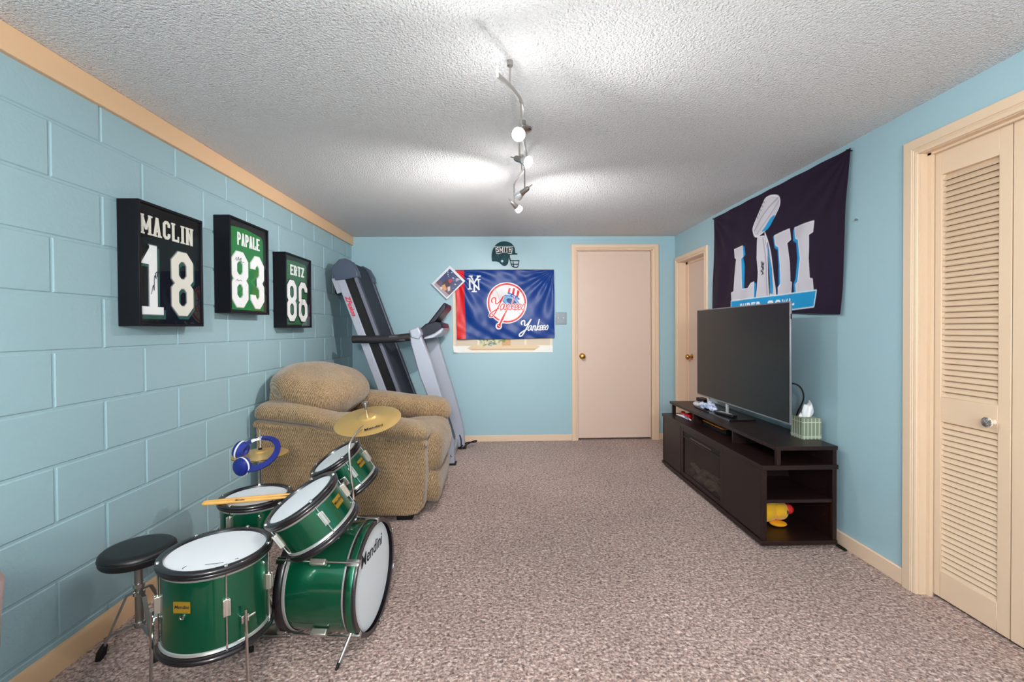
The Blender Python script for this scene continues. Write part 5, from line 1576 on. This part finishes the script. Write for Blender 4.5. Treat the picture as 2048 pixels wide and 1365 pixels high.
# hi-hat stand
HC = Vector((-1.187, 2.240, .600))
HH = thing('hi_hat', 'small hi-hat cymbal pair on a thin chrome stand by the wall', 'cymbal', (HC.x, HC.y, 0))
for k, sg in ((0, 1), (1, -1)):
    MB().lathe([(.005, .018), (.018, .017), (.028, .013), (.034, .006), (.08, .002), (.125, -.004), (.125, -.005), (.08, .001), (.034, .005), (.005, .016)], HC - up * (.014 * k), up * sg, 56).build(('top_cymbal', 'bottom_cymbal')[k], BRONZE, HH, ang=25)
MB().tube([HC - up * .03, HC + up * .115], .0028, 8).build('pull_rod', CHROME, HH)
MB().lathe([(0, .012), (.009, .012), (.009, .022), (.005, .026), (0, .026)], HC, up, 12).build('clutch', BLACK, HH)
MB().tube([(HC.x, HC.y, .03), (HC.x, HC.y, .57)], .0085, 12).build('tube', CHROME, HH)
MB().tube([(HC.x + .014, HC.y - .012, .32), (HC.x + .016, HC.y - .012, .56)], .003, 8).build('spring_rod', CHROME, HH)
for k in range(3):
    a = radians(30 + 120 * k)
    lg = MB().tube([(HC.x, HC.y, .24), (HC.x + .17 * cos(a), HC.y + .17 * sin(a), .012)], .006, 8).build('leg', CHROME, HH)
    MB().ball((HC.x + .172 * cos(a), HC.y + .172 * sin(a), .012), .012, 8).build('rubber_foot', BLACK, lg)
bx('pedal', CHROME, HH, HC.x - .03, HC.x + .03, HC.y - .30, HC.y - .04, .012, .024, .004)
# kick pedal seen between the drums
KP = thing('kick_pedal', 'chrome kick pedal behind the bass drum on carpet', 'pedal', (-.86, 1.80, 0))
bx('base_plate', STEEL, KP, -.975, -.832, 1.77, 1.85, .002, .012, .002)
MB().obox((-.925, 1.81, .045), (.96, 0, .26), (0, 1, 0), (-.26, 0, .96), .08, .032, .005).build('footboard', CHROME, KP, bevel=.002)
b = MB().tube([(-.845, 1.775, .01), (-.845, 1.775, .16)], .006, 8).tube([(-.845, 1.845, .01), (-.845, 1.845, .16)], .006, 8).tube([(-.845, 1.775, .155), (-.845, 1.845, .155)], .005, 8)
b.build('pedal_frame', CHROME, KP)

# ------------------------------------------------------------------ headphones looped over the hi-hat rod
HP = thing('headphones', 'royal blue headphones with white hinges hung on the hi-hat', 'headphones', (-1.19, 2.21, .60))
HB = mat('royal_blue_plastic', rgb(20, 36, 120), .4)
HPAD = mat('blue_leatherette', rgb(26, 46, 138), .55)
HWH = mat('white_plastic', rgb(232, 230, 232), .35)
hx = Vector((1, 0, 0)); hv = Vector((0, .80, .60)).normalized(); hn = hx.cross(hv)
hc = Vector((-1.172, 2.180, .616))
HPt = lambda a, r: hc + hx * r * cos(radians(a)) + hv * r * sin(radians(a))
band = [HPt(a, .092) for a in range(150, -104, -6)]
MB().tube(band, 0, rect=(.026, .009)).build('headband', HB, HP, ang=50)
MB().tube([HPt(a, .0925) for a in range(128, 96, -5)], 0, rect=(.028, .011)).build('white_hinge', HWH, HP, ang=50)
MB().tube([HPt(a, .0928) for a in range(118, 106, -3)], 0, rect=(.012, .012)).build('slider', BLACK, HP, ang=50)
for a, tilt, fwd in ((168, .15, .014), (247, -.1, -.012)):
    c = HPt(a, .086) + hn * .004
    ax = (HPt(a, 1) - hc).normalized() * .75 + hn * .5 * (1 if a > 200 else .3)
    ax.normalize()
    MB().lathe([(0, .024), (.026, .023), (.038, .016), (.042, .006), (.041, -.002), (0, -.002)], c, ax, 28).build('ear_cup', HB, HP)
    MB().lathe([(.0415, .004), (.0435, .003), (.0435, -.003), (.0415, -.004)], c, ax, 28).build('cup_ring', HWH, HP)
    MB().lathe([(.010, -.006), (.018, -.026), (.030, -.028), (.040, -.018), (.041, -.003), (.010, -.003)], c, ax, 28).build('ear_pad', HPAD, HP)

# ------------------------------------------------------------------ drum throne
ST = Vector((-1.375, 1.729, .393))
DT = thing('drum_throne', 'round black padded drum stool against the block wall', 'stool', (ST.x, ST.y, 0))
VIN = mat('black_vinyl', rgb(20, 20, 22), .42, bump=(90, .12, .002))
MB().lathe([(0, 0), (.09, -.001), (.108, -.004), (.117, -.012), (.118, -.020), (.117, -.040), (.112, -.047), (.0, -.049)], ST, up, 56).build('seat', VIN, DT, ang=50)
MB().lathe([(.1175, -.021), (.1195, -.023), (.1195, -.026), (.1175, -.028)], ST, up, 56).build('piping', VIN, DT)
MB().tube([(ST.x, ST.y, .085), (ST.x, ST.y, .345)], .0135, 18).build('pole', STEEL, DT)
for z in (.10, .215, .245):
    MB().lathe([(.0135, -.008), (.019, -.007), (.019, .007), (.0135, .008)], (ST.x, ST.y, z), up, 18).build('collar', CHROME, DT, ang=30)
for a in (205, 325, 85):
    A = radians(a)
    dx_, dy_ = cos(A), sin(A)
    ft = Vector((ST.x + .155 * dx_, ST.y + .155 * dy_, .018))
    if a == 205:
        ft = Vector((-1.462, 1.652, .018)); dx_, dy_ = (ft.x - ST.x) / .16, (ft.y - ST.y) / .16
    kn = Vector((ST.x + .05 * dx_, ST.y + .05 * dy_, .215))
    lg = MB().tube([(ST.x + .015 * dx_, ST.y + .015 * dy_, .222), kn, kn * .12 + ft * .88], .0055, 10, rect=(.013, .006)).build('leg', STEEL, DT)
    MB().tube([kn * .35 + ft * .65, (ST.x + .015 * dx_, ST.y + .015 * dy_, .10)], 0, rect=(.011, .004)).build('brace', STEEL, DT)
    MB().tube([kn * .22 + ft * .78, kn * .10 + ft * .90, ft + (ft - kn) * .02], [.011, .016, .010], 10).build('rubber_foot', BLACK, lg, jitter=(90, .003))

# ------------------------------------------------------------------ slipper chair at the edge of view
SC = thing('slipper_chair', 'taupe upholstered armless chair at the block wall edge', 'chair', (-1.25, .72, 0))
TAUPE = mat('taupe_velour', rgb(132, 106, 102), .9, sheen=.3, bump=(220, .5, .003), mottle=(40, rgb(112, 88, 86)))
secs = []
for z, y1, x1, k in ((.20, .985, -1.072, 1), (.45, .985, -1.066, 1), (.60, .986, -1.058, 1), (.68, .988, -1.050, 1), (.70, .985, -1.052, .985), (.712, .975, -1.06, .96), (.718, .965, -1.08, .92)):
    x0, y0 = -1.50, .45
    cx, cy, hx_, hy_ = (x0 + x1) / 2, (y0 + y1) / 2, (x1 - x0) / 2, (y1 - y0) / 2
    secs.append([(cx + hx_ * k * math.copysign(abs(cos(a)) ** .09, cos(a)), cy + hy_ * k * math.copysign(abs(sin(a)) ** .09, sin(a)), z) for a in [2 * pi * q / 64 for q in range(64)]])
MB().loft(secs).build('backrest', TAUPE, SC, ang=60)
bx('seat', TAUPE, SC, -1.12, -.62, .46, .97, .22, .40, .04, 4)
for (x, y) in ((-1.42, .50), (-1.42, .93), (-.68, .50), (-.68, .93)):
    MB().lathe([(0, 0), (.014, 0), (.022, .20), (.022, .225), (0, .225)], (x, y, 0), up, 14).build('leg', mat('dark_wood_leg', rgb(50, 34, 26), .4), SC)
